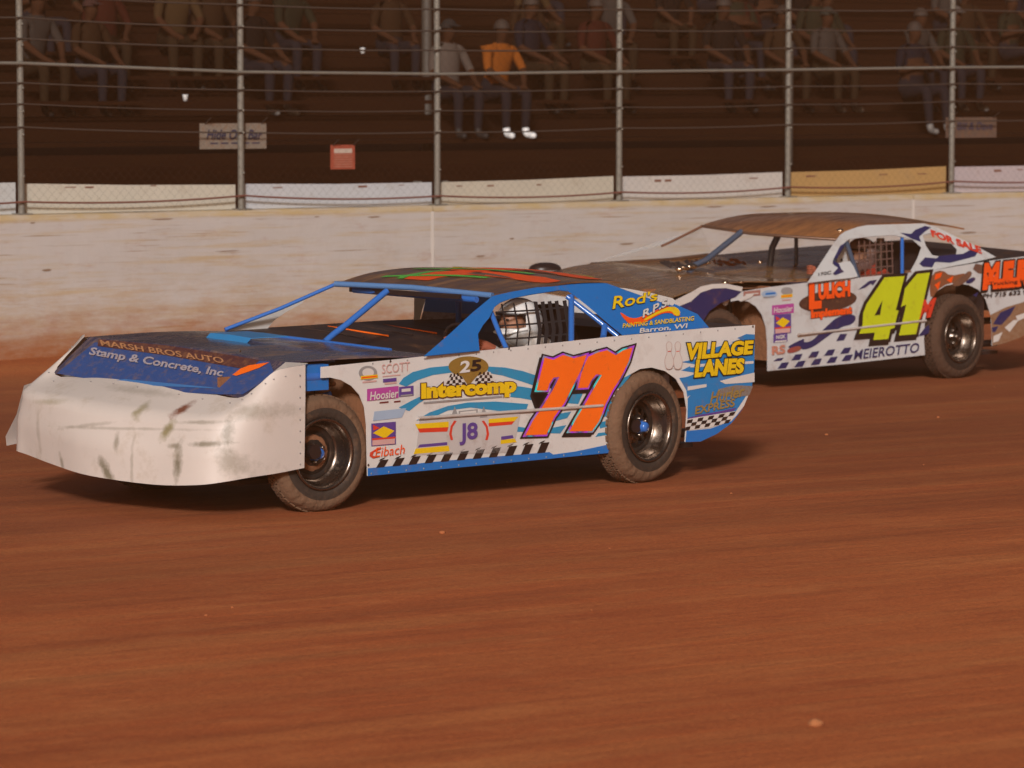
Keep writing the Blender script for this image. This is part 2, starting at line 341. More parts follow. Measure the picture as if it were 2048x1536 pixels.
# door and quarter panel, one sheet with the two wheel openings cut in its edge
sp = MB()
arch_r = [(1225, 905), (1221, 880), (1222, 840), (1228, 805), (1240, 772), (1258, 750), (1280, 738), (1303, 735), (1330, 742), (1352, 758), (1368, 785), (1374, 820), (1372, 855), (1370, 884)]
arch_f = [(735, 952), (734, 900), (733, 850), (729, 815), (719, 790), (703, 772), (682, 760), (660, 755), (642, 756)]
outl = arch_f[::-1] + [(735, 952)][:0] + [(980, 929)] + arch_r + [(1400, 883), (1432, 868), (1462, 845), (1488, 812), (1503, 775), (1508, 740), (1510, 650), (1410, 656.5), (1240, 671.5), (1100, 686.5), (985, 699), (850, 712.5), (740, 724), (642, 734)]
plate(sp, SIDE, outl, white, 0, .006)
side = sp.build('side_panel', car)
st = MB()    # stripes
for l in ([(797,768),(806,756),(825,744),(860,735),(903,731),(903,745),(865,750),(835,760),(812,773)], [(975,733),(1010,735),(1045,742),(1072,751),(1070,772),(1040,762),(1005,751),(975,746)],
          [(797,815),(825,800),(846,790),(856,795),(838,806),(818,822)], [(1024,771),(1048,774),(1070,778),(1062,800),(1040,796),(1020,794)],
          [(832,841),(858,825),(895,812),(935,805),(990,803),(1056,808),(1050,826),(1000,822),(940,815),(895,821),(858,838)],
          [(1128,784),(1166,784),(1156,808),(1130,806),(1118,812)], [(1114,828),(1142,823),(1134,836),(1110,842)], [(1034,853),(1060,857),(1054,864),(1022,863)],
          [(1234,762),(1262,748),(1256,757),(1242,773),(1234,778)], [(1212,802),(1230,800),(1226,812),(1218,830),(1205,835)], [(1196,845),(1222,840),(1222,850),(1200,857)],
          [(1092,858),(1132,850),(1120,867),(1088,866)], [(1196,866),(1222,863),(1222,868),(1190,874)]):
    art(st, SIDE, l, teal, 1)
art(st, SIDE, [(735,936.5),(900,920.5),(1098,904),(1106,909),(1150,903),(1221,888),(1225,905),(980,929),(735,952)], blue, 1)
# rear quarter: blue field broken by white strokes
bl = mat('quarter_blue_paint', (.015, .19, .48), .35, dirt=.15, dscale=4)
art(st, SIDE, [(1509,669),(1492,668),(1474,676),(1482,680),(1462,684),(1476,687),(1440,692),(1400,703),(1375,712),(1405,715),(1362,724),(1388,728),(1362,741),(1395,746),(1372,754),(1358,756),(1372,780),(1375,800),(1374,862),(1470,824),(1503,775),(1508,740)], bl, 1)
for l in ([(1438,762),(1460,756),(1508,745),(1508,764),(1450,768)], [(1374,773),(1412,768),(1412,774),(1374,781)], [(1374,794),(1380,790),(1372,800)], [(1378,729),(1506,722),(1506,727),(1380,735)]): art(st, SIDE, l, pale, 2)
art(st, SIDE, [(1372,862),(1420,857),(1462,842),(1486,815),(1462,846),(1432,868),(1400,883),(1370,884)], blue, 2)
art(st, SIDE, [(1374,836),(1400,829),(1440,822),(1472,815),(1466,822),(1400,833),(1374,838)], purple, 2)
art(st, SIDE, [(1372,838),(1470,822),(1464,842),(1420,855),(1372,861)], pale, 1.5)
checker(st, SIDE, (1374,840), (1470,823), (1368,861), (1456,846), 9, 3, black, 2.5)
checker(st, SIDE, (744,922), (1098,884), (738,937), (1092,905), 22, 1, black, 2, 1, 3)
for k in range(11): art(st, SIDE, [(760+k*32, 918-k*3.4), (770+k*32, 914-k*3.4), (766+k*32, 918-k*3.4), (756+k*32, 922-k*3.4)], black, 2)
st.build('painted_stripes', side)
# rub rail across the number
rb = MB(); a, b = SIDE(835, 836, .012), SIDE(1203, 811, .012)
rb.tube([a, lerp(a, b, .5), b], .010, mat('pale_rub_rail', (.5, .45, .42), .4, dirt=.3), 8); rb.build('rub_rail', side)
# number 77
Z = lambda p: zoomed(p, 3.7926, 1000, 660)
s7a = Z([(328,208),(395,224),(470,188),(550,213),(648,188),(604,305),(535,440),(480,550),(400,660),(342,792),(183,797),(238,690),(300,600),(388,458),(440,355),(395,360),(365,405),(350,457),(268,457),(298,330)])
s7b = Z([(660,200),(735,168),(800,152),(868,190),(925,153),(995,133),(965,238),(905,360),(842,460),(790,560),(765,630),(740,690),(688,765),(515,768),(560,688),(620,585),(680,480),(762,340),(720,335),(682,380),(655,436),(580,440),(606,330),(640,240)])
nb = MB()
for l in (s7a, s7b):
    sh = [(x-5, y+6) for x, y in offset_loop(l, 5.5)]
    art(nb, SIDE, sh, black, 3); art(nb, SIDE, offset_loop(l, 6.5), black, 3.5); art(nb, SIDE, offset_loop(l, 3.3), holo, 4.2 if l is s7a else 4.4)
    art(nb, SIDE, l, orange, 5 if l is s7a else 5.2)
nb.build('number_decal', side)
# sponsor lettering
lg = MB()
art(lg, SIDE, smooth_loop(ell(936, 733, 41, 21, 14)), gold, 2); art(lg, SIDE, [(918,745),(962,741),(935,772)], gold, 2.2)
art(lg, SIDE, [(904,748),(918,744),(936,770),(890,778),(886,766)], pale, 1.8); art(lg, SIDE, [(950,766),(962,741),(980,744),(990,760),(985,770)], pale, 1.8)
checker(lg, SIDE, (900,748), (918,745), (888,775), (932,770), 6, 4, black, 2.4); checker(lg, SIDE, (958,744), (980,744), (945,768), (988,768), 6, 4, black, 2.4)
text(lg, SIDE, '2', (918,745), (936,743), 22, white, 3, .03, .1); text(lg, SIDE, '5', (940,742), (958,740), 21, black, 3, .03, .1)
text(lg, SIDE, 'Intercomp', (843,795), (1028,782), 26, yellow, 3, .062, 0, (mat('dark_red_brown_vinyl', (.09, .025, .015), .4), .045))
art(lg, SIDE, [(846,804),(1004,791),(1004,795),(846,808)], grey, 2)
lg.build('gold_scale_sponsor_logo', side)
vl = MB()
text(vl, SIDE, 'VILLAGE', (1370,718), (1500,706), 30, yellow, 4, .055, .12, (black, .05), h2=24); text(vl, SIDE, 'LANES', (1388,752), (1482,744), 31, yellow, 4, .06, .12, (black, .05), h2=26)
pinm = mat('pink_outline_vinyl', (.50, .36, .33), .4)
for cx in (1336, 1353):
    pin = [(cx-5,694),(cx-5,688),(cx-2,684),(cx+2,684),(cx+5,688),(cx+5,694),(cx+3,702),(cx+4,708),(cx+8,718),(cx+8.5,727),(cx+5,737),(cx-4,738),(cx-8,729),(cx-8,718),(cx-4,708),(cx-3,702)]
    art(vl, SIDE, smooth_loop(offset_loop(pin, 1.2), 1), pinm, 4 if cx < 1340 else 4.6); art(vl, SIDE, smooth_loop(pin, 1), pale, 4.3 if cx < 1340 else 4.9)
    art(vl, SIDE, rect(cx-3, 702, cx+3, 703.5), red, 5.2)
vl.build('bowling_pin_lettering', side)
sk = MB()
text(sk, SIDE, 'SCOTT', (762,747), (818,741), 18, palepink, 2, .0, 0); art(sk, SIDE, rect(764,752,800,754), palepink, 2)
sk.build('sticker', side); sk = MB()
art(sk, SIDE, smooth_loop(ell(735,746,19,15,12)), grey, 2); art(sk, SIDE, smooth_loop(ell(735,745,12,9,12)), pale, 2.4); art(sk, SIDE, rect(720,752,754,759), yellow, 2.8); art(sk, SIDE, rect(722,754,752,757), redor, 3); art(sk, SIDE, rect(724,763,752,766), palepink, 2)
sk.build('sticker', side); sk = MB()
art(sk, SIDE, rect(765,758,792,765), purple, 2); art(sk, SIDE, rect(768,766,792,769), palepink, 2.2)
sk.build('sticker', side); sk = MB()
art(sk, SIDE, rect(733,778,796,802), pink, 2); text(sk, SIDE, 'Hoosier', (738,800), (793,794), 16, pale, 3, .02, .1); art(sk, SIDE, rect(797,774,826,794), purple, 2); art(sk, SIDE, rect(802,778,820,784), pale, 2.4); art(sk, SIDE, rect(800,790,824,793), grey, 2.4)
sk.build('sticker', side); sk = MB()
art(sk, SIDE, rect(758,804,776,807), mat('maroon_vinyl', (.16,.03,.03), .4), 2); art(sk, SIDE, rect(787,802,800,805), MATS['maroon_vinyl'], 2)
sk.build('sticker', side); sk = MB()
art(sk, SIDE, [(748,823),(812,816),(803,835),(745,842)], paleblue, 1.5)
sk.build('sticker', side); sk = MB()
def fuel_sticker(mb, pan, x, y, w_, h_, sl=-.08):
    art(mb, pan, rect(x, y, x+w_, y+h_, sl), purple, 3); art(mb, pan, rect(x+2, y+h_*.68, x+w_-2, y+h_*.97, sl), palepink, 3.4)
    art(mb, pan, [(x+3, y+h_*.42), (x+w_*.5, y+h_*.12), (x+w_-3, y+h_*.32), (x+w_*.55, y+h_*.66)], yellow, 3.6); art(mb, pan, [(x+3, y+h_*.05),(x+w_*.35, y+h_*.2),(x+4,y+h_*.3)], red, 3.5)
    art(mb, pan, rect(x+1, y+h_*.66, x+w_-1, y+h_*.74, sl), red, 3.8)
fuel_sticker(sk, SIDE, 741, 847, 49, 45)
sk.build('sticker', side); sk = MB()
text(sk, SIDE, 'Eibach', (748,914), (806,907), 19, redor, 3, .0, .15); art(sk, SIDE, [(739,905),(752,897),(762,898),(747,904),(744,911),(758,914),(745,917),(738,912)], red, 2)
sk.build('sticker', side); sk = MB()
pc = MB()   # small picture of a striped stock car
art(pc, SIDE, [(838,842),(1040,826),(1030,880),(1012,905),(830,910)], mat('off_white_vinyl', (.50, .47, .46), .4, dirt=.2), 2)
art(pc, SIDE, [(829,848),(896,843),(896,854),(834,857)], yellow, 2.5); art(pc, SIDE, [(834,857),(896,854),(893,863),(838,865)], red, 2.5)
art(pc, SIDE, [(976,838),(1036,833),(1028,842),(976,846)], yellow, 2.5); art(pc, SIDE, [(976,846),(1028,842),(1022,849),(976,853)], red, 2.5)
art(pc, SIDE, [(838,889),(893,884),(893,890),(834,895)], purple, 2.5); art(pc, SIDE, [(830,897),(896,891),(898,902),(826,908)], yellow, 2.5)
art(pc, SIDE, [(1001,873),(1024,870),(1026,876),(1001,880)], purple, 2.5); art(pc, SIDE, [(1000,880),(1028,877),(1032,884),(1000,888)], yellow, 2.5)
for s_, cx in ((-1, 906), (1, 968)):
    art(pc, SIDE, [(cx-s_*6, 842), (cx-s_*1, 841), (cx+s_*6, 852), (cx+s_*9, 868), (cx+s_*6, 880), (cx+s_*1, 880), (cx+s_*4, 868), (cx+s_*2, 854)], red, 2.6)
text(pc, SIDE, 'J8', (918,879), (952,876), 31, purple, 3, .03, 0)
for x in (908, 966): art(pc, SIDE, [(x-8,836),(x,812),(x+8,834)], grey, 2.6)
art(pc, SIDE, rect(916,822,954,832), grey, 2.6); art(pc, SIDE, rect(919,824,951,829), pale, 2.8)
pc.build('stock_car_picture_decal', side)
mk = MB()   # murky gold lettering low on the quarter
gm = mat('murky_gold_vinyl', (.30, .20, .05), .5, dirt=.4, dscale=20)
text(mk, SIDE, 'Hurler', (1418,806), (1484,792), 22, gm, 3, .02, .2); text(mk, SIDE, 'EXPRESS', (1388,828), (1466,812), 15, gm, 3, .03, .1)
art(mk, SIDE, [(1436,778),(1470,770),(1505,772),(1498,790),(1470,795),(1430,790)], mat('murky_grey_vinyl', (.2, .19, .18), .5, dirt=.5, dscale=20), 2)
mk.build('murky_gold_lettering', side)

# cabin side with the driver's window
cs = MB()
cab = [(848,712),(900,667),(945,625),(985,592),(1020,584),(1060,577),(1110,568),(1150,563),(1190,563),(1215,567),(1240,576),(1295,590),(1345,606),(1395,628),(1418,655),(1330,663),(1246,670),(1215,644),(1180,614),(1150,590),(1138,582),(1120,580),(1060,589),(1022,597),(1002,604),(990,613),(978,636),(966,650),(956,668),(959,701)]
plate(cs, CABIN, cab, blue, 0, .006)
art(cs, CABIN, [(1238,576),(1250,577),(1300,586),(1345,597),(1352,604),(1345,612),(1300,598)], pale, 1)
cab_o = cs.build('cabin_side_panel', car)
rl = MB()
art(rl, CABIN, smooth_loop([(1236,622),(1262,640),(1290,632),(1330,612),(1352,618),(1362,632),(1350,634),(1342,626),(1320,628),(1290,646),(1262,652),(1248,640)]), redor, 2)
art(rl, CABIN, smooth_loop([(1285,640),(1318,622),(1345,612),(1360,622),(1358,634),(1348,632),(1342,622),(1320,626),(1290,643)]), yellow, 2.4)
text(rl, CABIN, "Rod's", (1224,620), (1312,602), 26, yellow, 3, .015, .15, (black, .02), h2=18)
text(rl, CABIN, 'R.P.S.', (1284,638), (1336,612), 15, pale, 4, .03, .1, (black, .02))
text(rl, CABIN, 'PAINTING & SANDBLASTING', (1244,658), (1386,643), 8.5, yellow, 3, .02, .1)
text(rl, CABIN, 'Barron, WI', (1278,668), (1372,658), 9, pale, 3, .02, .15)
rl.build('sandblaster_lettering', cab_o)
rc = MB()
def CP(u, v, o=-.03): return CABIN(u, v, o)
rc.tube([CP(986,617), CP(1003,660), CP(1017,690)], .016, tube_blue, 12)
rc.tube([CP(1147,586), CP(1147,640), CP(1147,680)], .019, tube_blue, 12)
rc.tube([CP(1138,586), CP(1190,626), CP(1240,666)], .016, tube_blue, 12)
rc.tube([CP(1214,645), CP(1211,668)], .02, tube_blue, 12)
rc.tube([(.25, -.6, 1.23), (.25, .55, 1.23)], .02, tube_blue, 12); rc.tube([(.2, -.62, 1.24), (.1, -.72, .5)], .02, tube_blue, 12)
rc.tube([(1.02, .55, 1.18), (1.12, -.55, 1.2)], .02, tube_blue, 12)
# windshield frame: far post, centre bar, header and cowl line
rc.tube([(1.895, -.885, .962), (1.55, -.76, 1.088), (1.20, -.63, 1.238)], .012, tube_blue, 12)
rc.tube([(1.78, .0, .925), (1.72, .0, .965), (1.62, 0, 1.02), (1.29, 0, 1.222)], .020, tube_blue, 12)
rc.tube([(1.215, -.62, 1.238), (1.09, 0, 1.236), (.935, .6, 1.205)], .019, mat('pale_blue_tube', (.10, .22, .46), .3, coat=.6), 12)
rc.tube([(1.86, -.70, .948), (1.80, 0, .925), (1.76, .62, .905)], .013, tube_blue, 12)
rc.build('roll_cage', car)
gs = MB()
plate(gs, FARCAB, [(440,666),(500,642),(560,616),(612,594),(603,606),(570,624),(548,640),(536,654),(532,668)], white, 0, .006)
gs.build('pillar_gusset', car); gs = MB()
plate(gs, FARCAB, [(828,590),(852,592),(843,620),(834,662),(824,664),(828,630)], pale, .0, .006)
plate(gs, FARCAB, [(852,592),(985,592),(985,630),(846,622)], mat('light_blue_inner_panel', (.06,.22,.60), .4), 0, .006)
plate(gs, FARCAB, [(846,622),(985,630),(960,672),(834,664)], mat('scuffed_lexan', (.42, .38, .44), .35, dirt=.6, dirtcol=(.20,.12,.10), dscale=9), 0, .006)
gs.build('far_cabin_side_panel', car)
hd = MB()   # black strip put in for the shade under the header and the far post
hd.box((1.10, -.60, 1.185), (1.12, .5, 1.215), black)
hd.build('header_shade_strip', car)

# roof
near = [(.935,.6,1.205),(.78,.6,1.225),(.63,.6,1.24),(.44,.6,1.257),(.25,.6,1.270),(.05,.6,1.268),(-.13,.6,1.255)]
midr = [(1.09,.0,1.238),(.92,.0,1.272),(.72,.0,1.30),(.50,.0,1.318),(.28,.0,1.322),(.05,.0,1.312),(-.14,.0,1.29)]
farr = [(1.226,-.6,1.240),(1.09,-.6,1.275),(.92,-.6,1.305),(.68,-.6,1.322),(.45,-.6,1.322),(.15,-.6,1.305),(-.16,-.6,1.276)]
rf = MB(); G = smooth_grid([near, midr, farr], 6); rf.grid(G, roofm, .012)
roof = rf.build('roof', car)
def roof_pt(s, t, off):   # s across 0..1 (near..far), t along 0..1 (front..rear)
    i = s*(len(G[0])-1); j = t*(len(G)-1)
    i0 = min(int(i), len(G[0])-2); j0 = min(int(j), len(G)-2); a, b = i-i0, j-j0
    p = lerp(lerp(G[j0][i0], G[j0][i0+1], a), lerp(G[j0+1][i0], G[j0+1][i0+1], a), b); return (p[0], p[1], p[2]+off)
rd = MB()
def roof_art(l, m, off):
    # split into small strips so that the artwork follows the crown
    vs = [roof_pt(s, t, off) for s, t in l]; rd.add(vs, [tuple(x) for x in tess([[(a*100, b*100) for a, b in l]])], m)
def roof_band(p, q, wd, m, off, n=10):
    for k in range(n):
        a, b = lerp(p, q, k/n), lerp(p, q, (k+1)/n); roof_art([(a[0]-wd, a[1]), (b[0]-wd, b[1]), (b[0]+wd, b[1]), (a[0]+wd, a[1])], m, off)
def strip_uv(u0, v0, u1, v1, wd, m, off):
    n = 12
    for k in range(n):
        a, b = k/n, (k+1)/n; P = lambda t, d: roof_pt(u0+(u1-u0)*t + d*.0, v0+(v1-v0)*t + d, off)
        rd.add([P(a,-wd), P(b,-wd), P(b,wd), P(a,wd)], [(0,1,2,3)], m)
# the two sevens lie with their tops to the far side: bars run across, stems run along
def band_uv(pts, m, off):   # pts: outline in (across, along); cut into short strips along the roof
    for k in range(len(pts)-1):
        (a0, a1, ta), (b0, b1, tb) = pts[k], pts[k+1]
        rd.add([roof_pt(a0, ta, off), roof_pt(a1, ta, off), roof_pt(b1, tb, off), roof_pt(b0, tb, off)], [(0,1,2,3)], m)
for d in (0., .30):
    band_uv([(.52-d*.1,.66,.16+d),(.52-d*.1,.68,.24+d),(.50-d*.1,.66,.32+d),(.44-d*.1,.66,.38+d),(.30,.62,.42+d),(.12,.60,.46+d),(.06,.50,.50+d),(.05,.34,.55+d),(.06,.2,.60+d)], redor, .004)
strip_uv(.60, .16, .64, .50, .004, foilg, .006); strip_uv(.30, .62, .84, .455, .022, foilg, .006); strip_uv(.34, .36, .80, .20, .022, foilg, .006); strip_uv(.5, .95, .9, .90, .022, foily, .006)
strip_uv(.70, .56, .90, .78, .03, foily, .006); strip_uv(.16, .9, .5, .96, .022, foily, .006)
for d, m_ in ((0., foilg), (.30, foily)):
    band_uv([(.665,.70,.16+d),(.68,.72,.24+d),(.66,.70,.32+d),(.66,.70,.38+d),(.62,.67,.42+d)], m_, .006)
rd.build('roof_number_decal', roof)

# hood: steep front slope and flat rear part, raised outer edges
hp = MB()
def A(x, y): return -.719*x - .160*y + 2.982
fr = [(3.26,-.78),(3.19,-.5),(3.12,-.2),(3.07,.1),(3.04,.45),(3.01,.70),(3.0,.80)]
bk = [(2.98,-.80),(2.93,-.5),(2.87,-.2),(2.82,.1),(2.77,.45),(2.74,.70),(2.72,.84)]
rows = []
for k in range(5): rows.append([(lerp(a, b, k/4)[0], lerp(a, b, k/4)[1], A(*lerp(a, b, k/4))) for a, b in zip(fr, bk)])
cw = [(1.87,-.90,.952),(1.85,-.6,.946),(1.82,-.2,.93),(1.80,.1,.925),(1.78,.45,.912),(1.76,.70,.905),(1.60,.925,.880)]
for k in range(1, 9):
    t = k/8; rows.append([lerp((b[0], b[1], A(*b)), c, t)[:2] + (lerp((b[0], b[1], A(*b)), c, t)[2] + .012*math.sin(math.pi*t),) for b, c in zip(bk, cw)])
hp.grid(rows, hoodm, .008, smooth=False)
hood = hp.build('hood', car)
hl = MB()
art(hl, HOOD, [(190,686),(330,698),(468,720),(540,724),(550,750),(486,790),(440,790),(380,787),(300,780),(200,763),(114,748)], mat('dusty_blue_vinyl', (.022, .07, .24), .4, dirt=.35, dirtcol=(.16,.10,.07), dscale=9), 2)
art(hl, HOOD, [(198,680),(330,692),(462,712),(520,722),(500,742),(462,735),(330,712),(196,694)], mat('dark_wine_vinyl', (.07, .025, .03), .4, dirt=.45, dscale=10), 3)
text(hl, HOOD, 'MARSH BROS AUTO', (205,694), (450,730), 11, mat('faded_rust_lettering', (.42,.20,.09), .6, dirt=.5, dscale=20), 4, .02, -.3)
text(hl, HOOD, 'Stamp & Concrete, Inc', (180,712), (445,756), 14, mat('faded_white_lettering', (.36,.35,.42), .5, dirt=.5, dscale=20), 4, .03, .4)
art(hl, HOOD, [(466,752),(482,740),(500,733),(540,727),(520,738),(492,748),(474,754)], orange, 4)
art(hl, HOOD, [(250,760),(420,776),(440,779),(300,773),(230,762)], mat('lighter_blue_vinyl', (.05, .17, .42), .4), 3)
hl.build('hood_lettering', hood)
sc = MB()   # low blue scoop on the hood
sc.grid([[(2.42,-.40,.935),(2.42,-.20,.935),(2.42,.02,.925)],[(2.36,-.40,.985),(2.36,-.20,.985),(2.36,.02,.975)],[(2.10,-.40,.985),(2.10,-.20,.985),(2.08,.02,.975)]], mat('bright_blue_scoop', (.03,.24,.55), .3, dirt=.1), .004, False)
sc.build('hood_scoop', hood)
# nose with both fender flares
ns = MB()
C0 = [  # columns from the far flare to the near side: bottom, mid, crease, rear top
 [(2.70,-.95,.30),(2.68,-.95,.50),(2.66,-.95,.68),(2.64,-.93,.90)],
 [(3.16,-.94,.30),(3.14,-.94,.50),(3.10,-.93,.70),(2.96,-.90,.955)],
 [(3.47,-.86,.300),(3.455,-.86,.50),(3.40,-.85,.675),(3.00,-.83,.965)],
 [(3.50,-.70,.283),(3.515,-.70,.47),(3.50,-.70,.655),(3.262,-.76,.762)],
 [(3.52,-.35,.243),(3.53,-.35,.44),(3.50,-.35,.627),(3.168,-.40,.772-.018)],
 [(3.52,.0,.212),(3.52,.0,.41),(3.45,.0,.60),(3.09,.0,.758)],
 [(3.40,.45,.190),(3.38,.45,.39),(3.31,.45,.585),(3.045,.45,.718)],
 [(3.31,.76,.205),(3.29,.76,.39),(3.21,.76,.58),(3.01,.76,.695)],
 [(3.20,.88,.225),(3.17,.88,.40),(3.08,.88,.60),(2.95,.86,.76)],
 [(3.05,.93,.245),(3.03,.93,.42),(2.96,.93,.64),(2.86,.905,.842)],
 [(2.86,.945,.258),(2.85,.945,.46),(2.82,.945,.66),(2.78,.935,.866)],
 [(2.67,.95,.277),(2.665,.95,.48),(2.66,.95,.68),(2.655,.945,.878)]]
for c in C0[3:8]: c[3] = (c[3][0], c[3][1], A(c[3][0], c[3][1])-.004)
for c in C0:
    c[2:3] = [tuple(c[2])]
def linear_rows(cols, n): return [[lerp(a, b, k/n) for a, b in zip(cols[i], cols[i+1])] for i in range(len(cols)-1) for k in range(n)] + [list(cols[-1])]
gg = linear_rows([list(x) for x in zip(*spline_rows(C0, 4))], 4)
rng = random.Random(3)
gg = [[(p[0]+.012*math.sin(9*p[1]+7*p[2])*0, p[1], p[2]) for p in r] for i, r in enumerate(gg)]
ns.grid(gg, nosew, 0)
# flare tops joining hood
ns.add([(2.655,.945,.879),(2.78,.935,.867),(2.86,.905,.843),(3.0,.80,.699),(2.72,.84,.892),(2.60,.90,.883)], [(0,1,5),(1,2,4,5),(2,3,4)], nosew)
ns.add([(2.96,-.90,.955),(2.64,-.93,.90),(2.3,-.93,.945),(2.98,-.80,.967),(3.0,-.83,.965)], [(0,1,2,3,4)], nosew)
nose = ns.build('nose', car)
def stain(m, spots):   # soft smudges rubbed into the plastic, each an ellipse in (across, up) with its own lean, broken by noise
    n = m.node_tree.nodes; L = m.node_tree.links; b = n['Principled BSDF']; src = b.inputs['Base Color'].links[0].from_socket
    tc = n.new('ShaderNodeTexCoord'); ns = n.new('ShaderNodeTexNoise'); ns.inputs['Scale'].default_value = 16; ns.inputs['Detail'].default_value = 6; ns.inputs['Roughness'].default_value = .7; L.new(tc.outputs['Object'], ns.inputs[0])
    for (y, z, ry, rz, ang, c, k) in spots:
        mp = n.new('ShaderNodeMapping'); mp.vector_type = 'TEXTURE'; mp.inputs['Location'].default_value = (0, y, z); mp.inputs['Rotation'].default_value = (R(ang), 0, 0); mp.inputs['Scale'].default_value = (60, ry, rz); L.new(tc.outputs['Object'], mp.inputs[0])
        ln = n.new('ShaderNodeVectorMath'); ln.operation = 'LENGTH'; L.new(mp.outputs[0], ln.inputs[0])
        ad = n.new('ShaderNodeMath'); ad.operation = 'MULTIPLY_ADD'; L.new(ns.outputs[0], ad.inputs[0]); ad.inputs[1].default_value = -1.9; L.new(ln.outputs['Value'], ad.inputs[2])
        rg_ = n.new('ShaderNodeMapRange'); rg_.inputs[1].default_value = .25; rg_.inputs[2].default_value = -.65; rg_.inputs[3].default_value = 0; rg_.inputs[4].default_value = k; L.new(ad.outputs[0], rg_.inputs[0])
        mx = n.new('ShaderNodeMix'); mx.data_type = 'RGBA'; mx.inputs[7].default_value = (*c, 1); L.new(rg_.outputs[0], mx.inputs[0]); L.new(src, mx.inputs[6]); src = mx.outputs[2]
    L.new(src, b.inputs['Base Color'])
gy, ol, rs_ = (.16,.14,.09), (.20,.17,.06), (.17,.05,.02)
stain(nosew, [(.62,.33,.035,.11,0,gy,.9),(.12,.25,.035,.12,35,gy,.9),(-.3,.27,.02,.06,20,gy,.6),(.50,.62,.04,.05,35,rs_,.95),(.25,.60,.03,.07,35,ol,.7),(.50,.50,.04,.07,-25,ol,.85),(.18,.42,.02,.06,10,gy,.6),
              (.78,.44,.10,.018,4,gy,.8),(.86,.50,.02,.10,10,gy,.6),(.90,.62,.06,.05,20,gy,.5),(.89,.34,.04,.10,15,gy,.5),(.58,.42,.06,.016,0,gy,.7),(.7,.56,.14,.012,3,gy,.5),(-.1,.5,.25,.012,8,gy,.35),(.2,.50,.6,.010,2,gy,.35),(-.45,.62,.16,.02,4,ol,.4),(.05,.70,.3,.02,-3,gy,.35),(-.55,.42,.02,.16,5,gy,.3),(.3,.3,.012,.2,3,gy,.35)])
nr = MB()
for k in range(16):
    c_ = gg[-2][int(4+k*2.4)]; nr.ball((c_[0]+.004, c_[1], c_[2]+.003), (.006,.006,.004), grey, 6)
for k in range(9): nr.ball((2.70, .952, .30+.065*k), (.006,.003,.006), grey, 6)
nr.build('rivets', nose)
# torn fender skin hanging out at the far side
tf = MB(); tf.grid([[(3.36,-.95,.68),(3.25,-.97,.70)],[(3.37,-1.02,.50),(3.2,-1.04,.5)],[(3.40,-1.10,.36),(3.2,-1.12,.38)],[(3.38,-1.12,.30),(3.2,-1.12,.32)]], nosew, 0); tf.build('torn_fender_skin', nose)
# body far side, rear, decks, wells
bd = MB()
P = lambda x, y, z: (x, y, z)
bd.add([(2.30,-.93,.2),(.45,-.93,.22),(.45,-.93,.95),(2.30,-.93,.93)], [(0,1,2,3)], white); bd.add([(2.64,-.93,.72),(2.30,-.93,.60),(2.30,-.93,.93),(2.64,-.93,.93)], [(0,1,2,3)], white)
bd.add([(.45,-.93,.75),(-.45,-.93,.75),(-.45,-.93,.96),(.45,-.93,.95)], [(0,1,2,3)], white); bd.add([(-.45,-.93,.26),(-.95,-.93,.5),(-1.0,-.93,.96),(-.45,-.93,.96)], [(0,1,2,3)], white)
bd.build('far_side_panel', car)
dk = MB()
dk.grid([[(-1.0,.92,.955),(-1.0,-.92,.96)],[(-.2,.92,.945),(-.2,-.92,.955)]], inner, .005, False)
dk.box((-1.0,-.91,.55), (-.985,.91,.95), blue)
dk.build('rear_deck', car)
idk = MB()
idk.grid([[(1.85,-.92,.955),(1.83,-.3,.86),(1.8,.05,.80),(1.75,.1,.72)],[(.6,-.92,.965),(.6,-.3,.90),(.6,.0,.84),(.6,.05,.72)],[(-.25,-.92,.955),(-.25,-.3,.90),(-.25,.0,.84),(-.25,.05,.72)]], inner, .005, False)
idk.box((1.30,.05,.62), (1.74,.9,.86), inner); idk.box((-.25,.62,.3), (1.5,.66,.84), inner); idk.box((-.28,-.9,.3), (-.25,.9,.94), inner)
for k in range(5): idk.tube([(1.3-k*.2, -.85, .95), (1.2-k*.2, -.35, .91)], .006, orange if k in (1, 3) else inner, 6)
idk.build('interior_deck', car)
wl = MB()
wl.box((2.15,.3,.25), (2.2,.90,.84), mud); wl.box((-.45,.58,.25), (.28,.60,.90), mud); wl.box((2.2,.55,.25), (3.0,.57,.80), mud)
wl.tube([(2.62,.88,.80),(2.5,.88,.80)], .03, tube_blue); wl.box((2.45,.84,.72), (2.64,.9,.87), blue)
for k in range(3): wl.tube([(2.5-k*.05,.4,.5+.08*k),(2.35-k*.03,.75,.62+.06*k)], .016, tube_blue if k == 1 else mud, 8)
wl.grid([[(.20,.90,.77),(.20,.62,.79)],[(.05,.90,.80),(.05,.62,.82)],[(-.12,.90,.80),(-.12,.62,.82)],[(-.28,.90,.76),(-.28,.62,.78)],[(-.38,.90,.66),(-.38,.62,.66)]], red, .004, False); wl.tube([(.02,.905,.795),(-.18,.905,.775)], .012, pale, 8)
wl.build('wheel_well', car)
seat = MB(); seat.grid([[(.15,.12,.55),(.15,.35,.5),(.15,.6,.55)],[(.18,.12,.8),(.12,.35,.8),(.18,.6,.8)],[(.26,.15,1.1),(.20,.35,1.12),(.26,.55,1.1)]], inner, .0); seat.box((.18,.13,.78), (.42,.15,1.12), black); seat.box((.2,.16,.4), (.75,.56,.48), black)
seat.build('seat', car)
swh = MB(); swh.tube([(1.0+.03*math.sin(t), .38+.17*math.cos(t), .86+.16*math.sin(t)) for t in [k*2*math.pi/20 for k in range(21)]], .014, black, 8); swh.tube([(1.0,.22,.86),(1.0,.54,.86)], .012, chrome, 6); swh.build('steering_wheel', car)
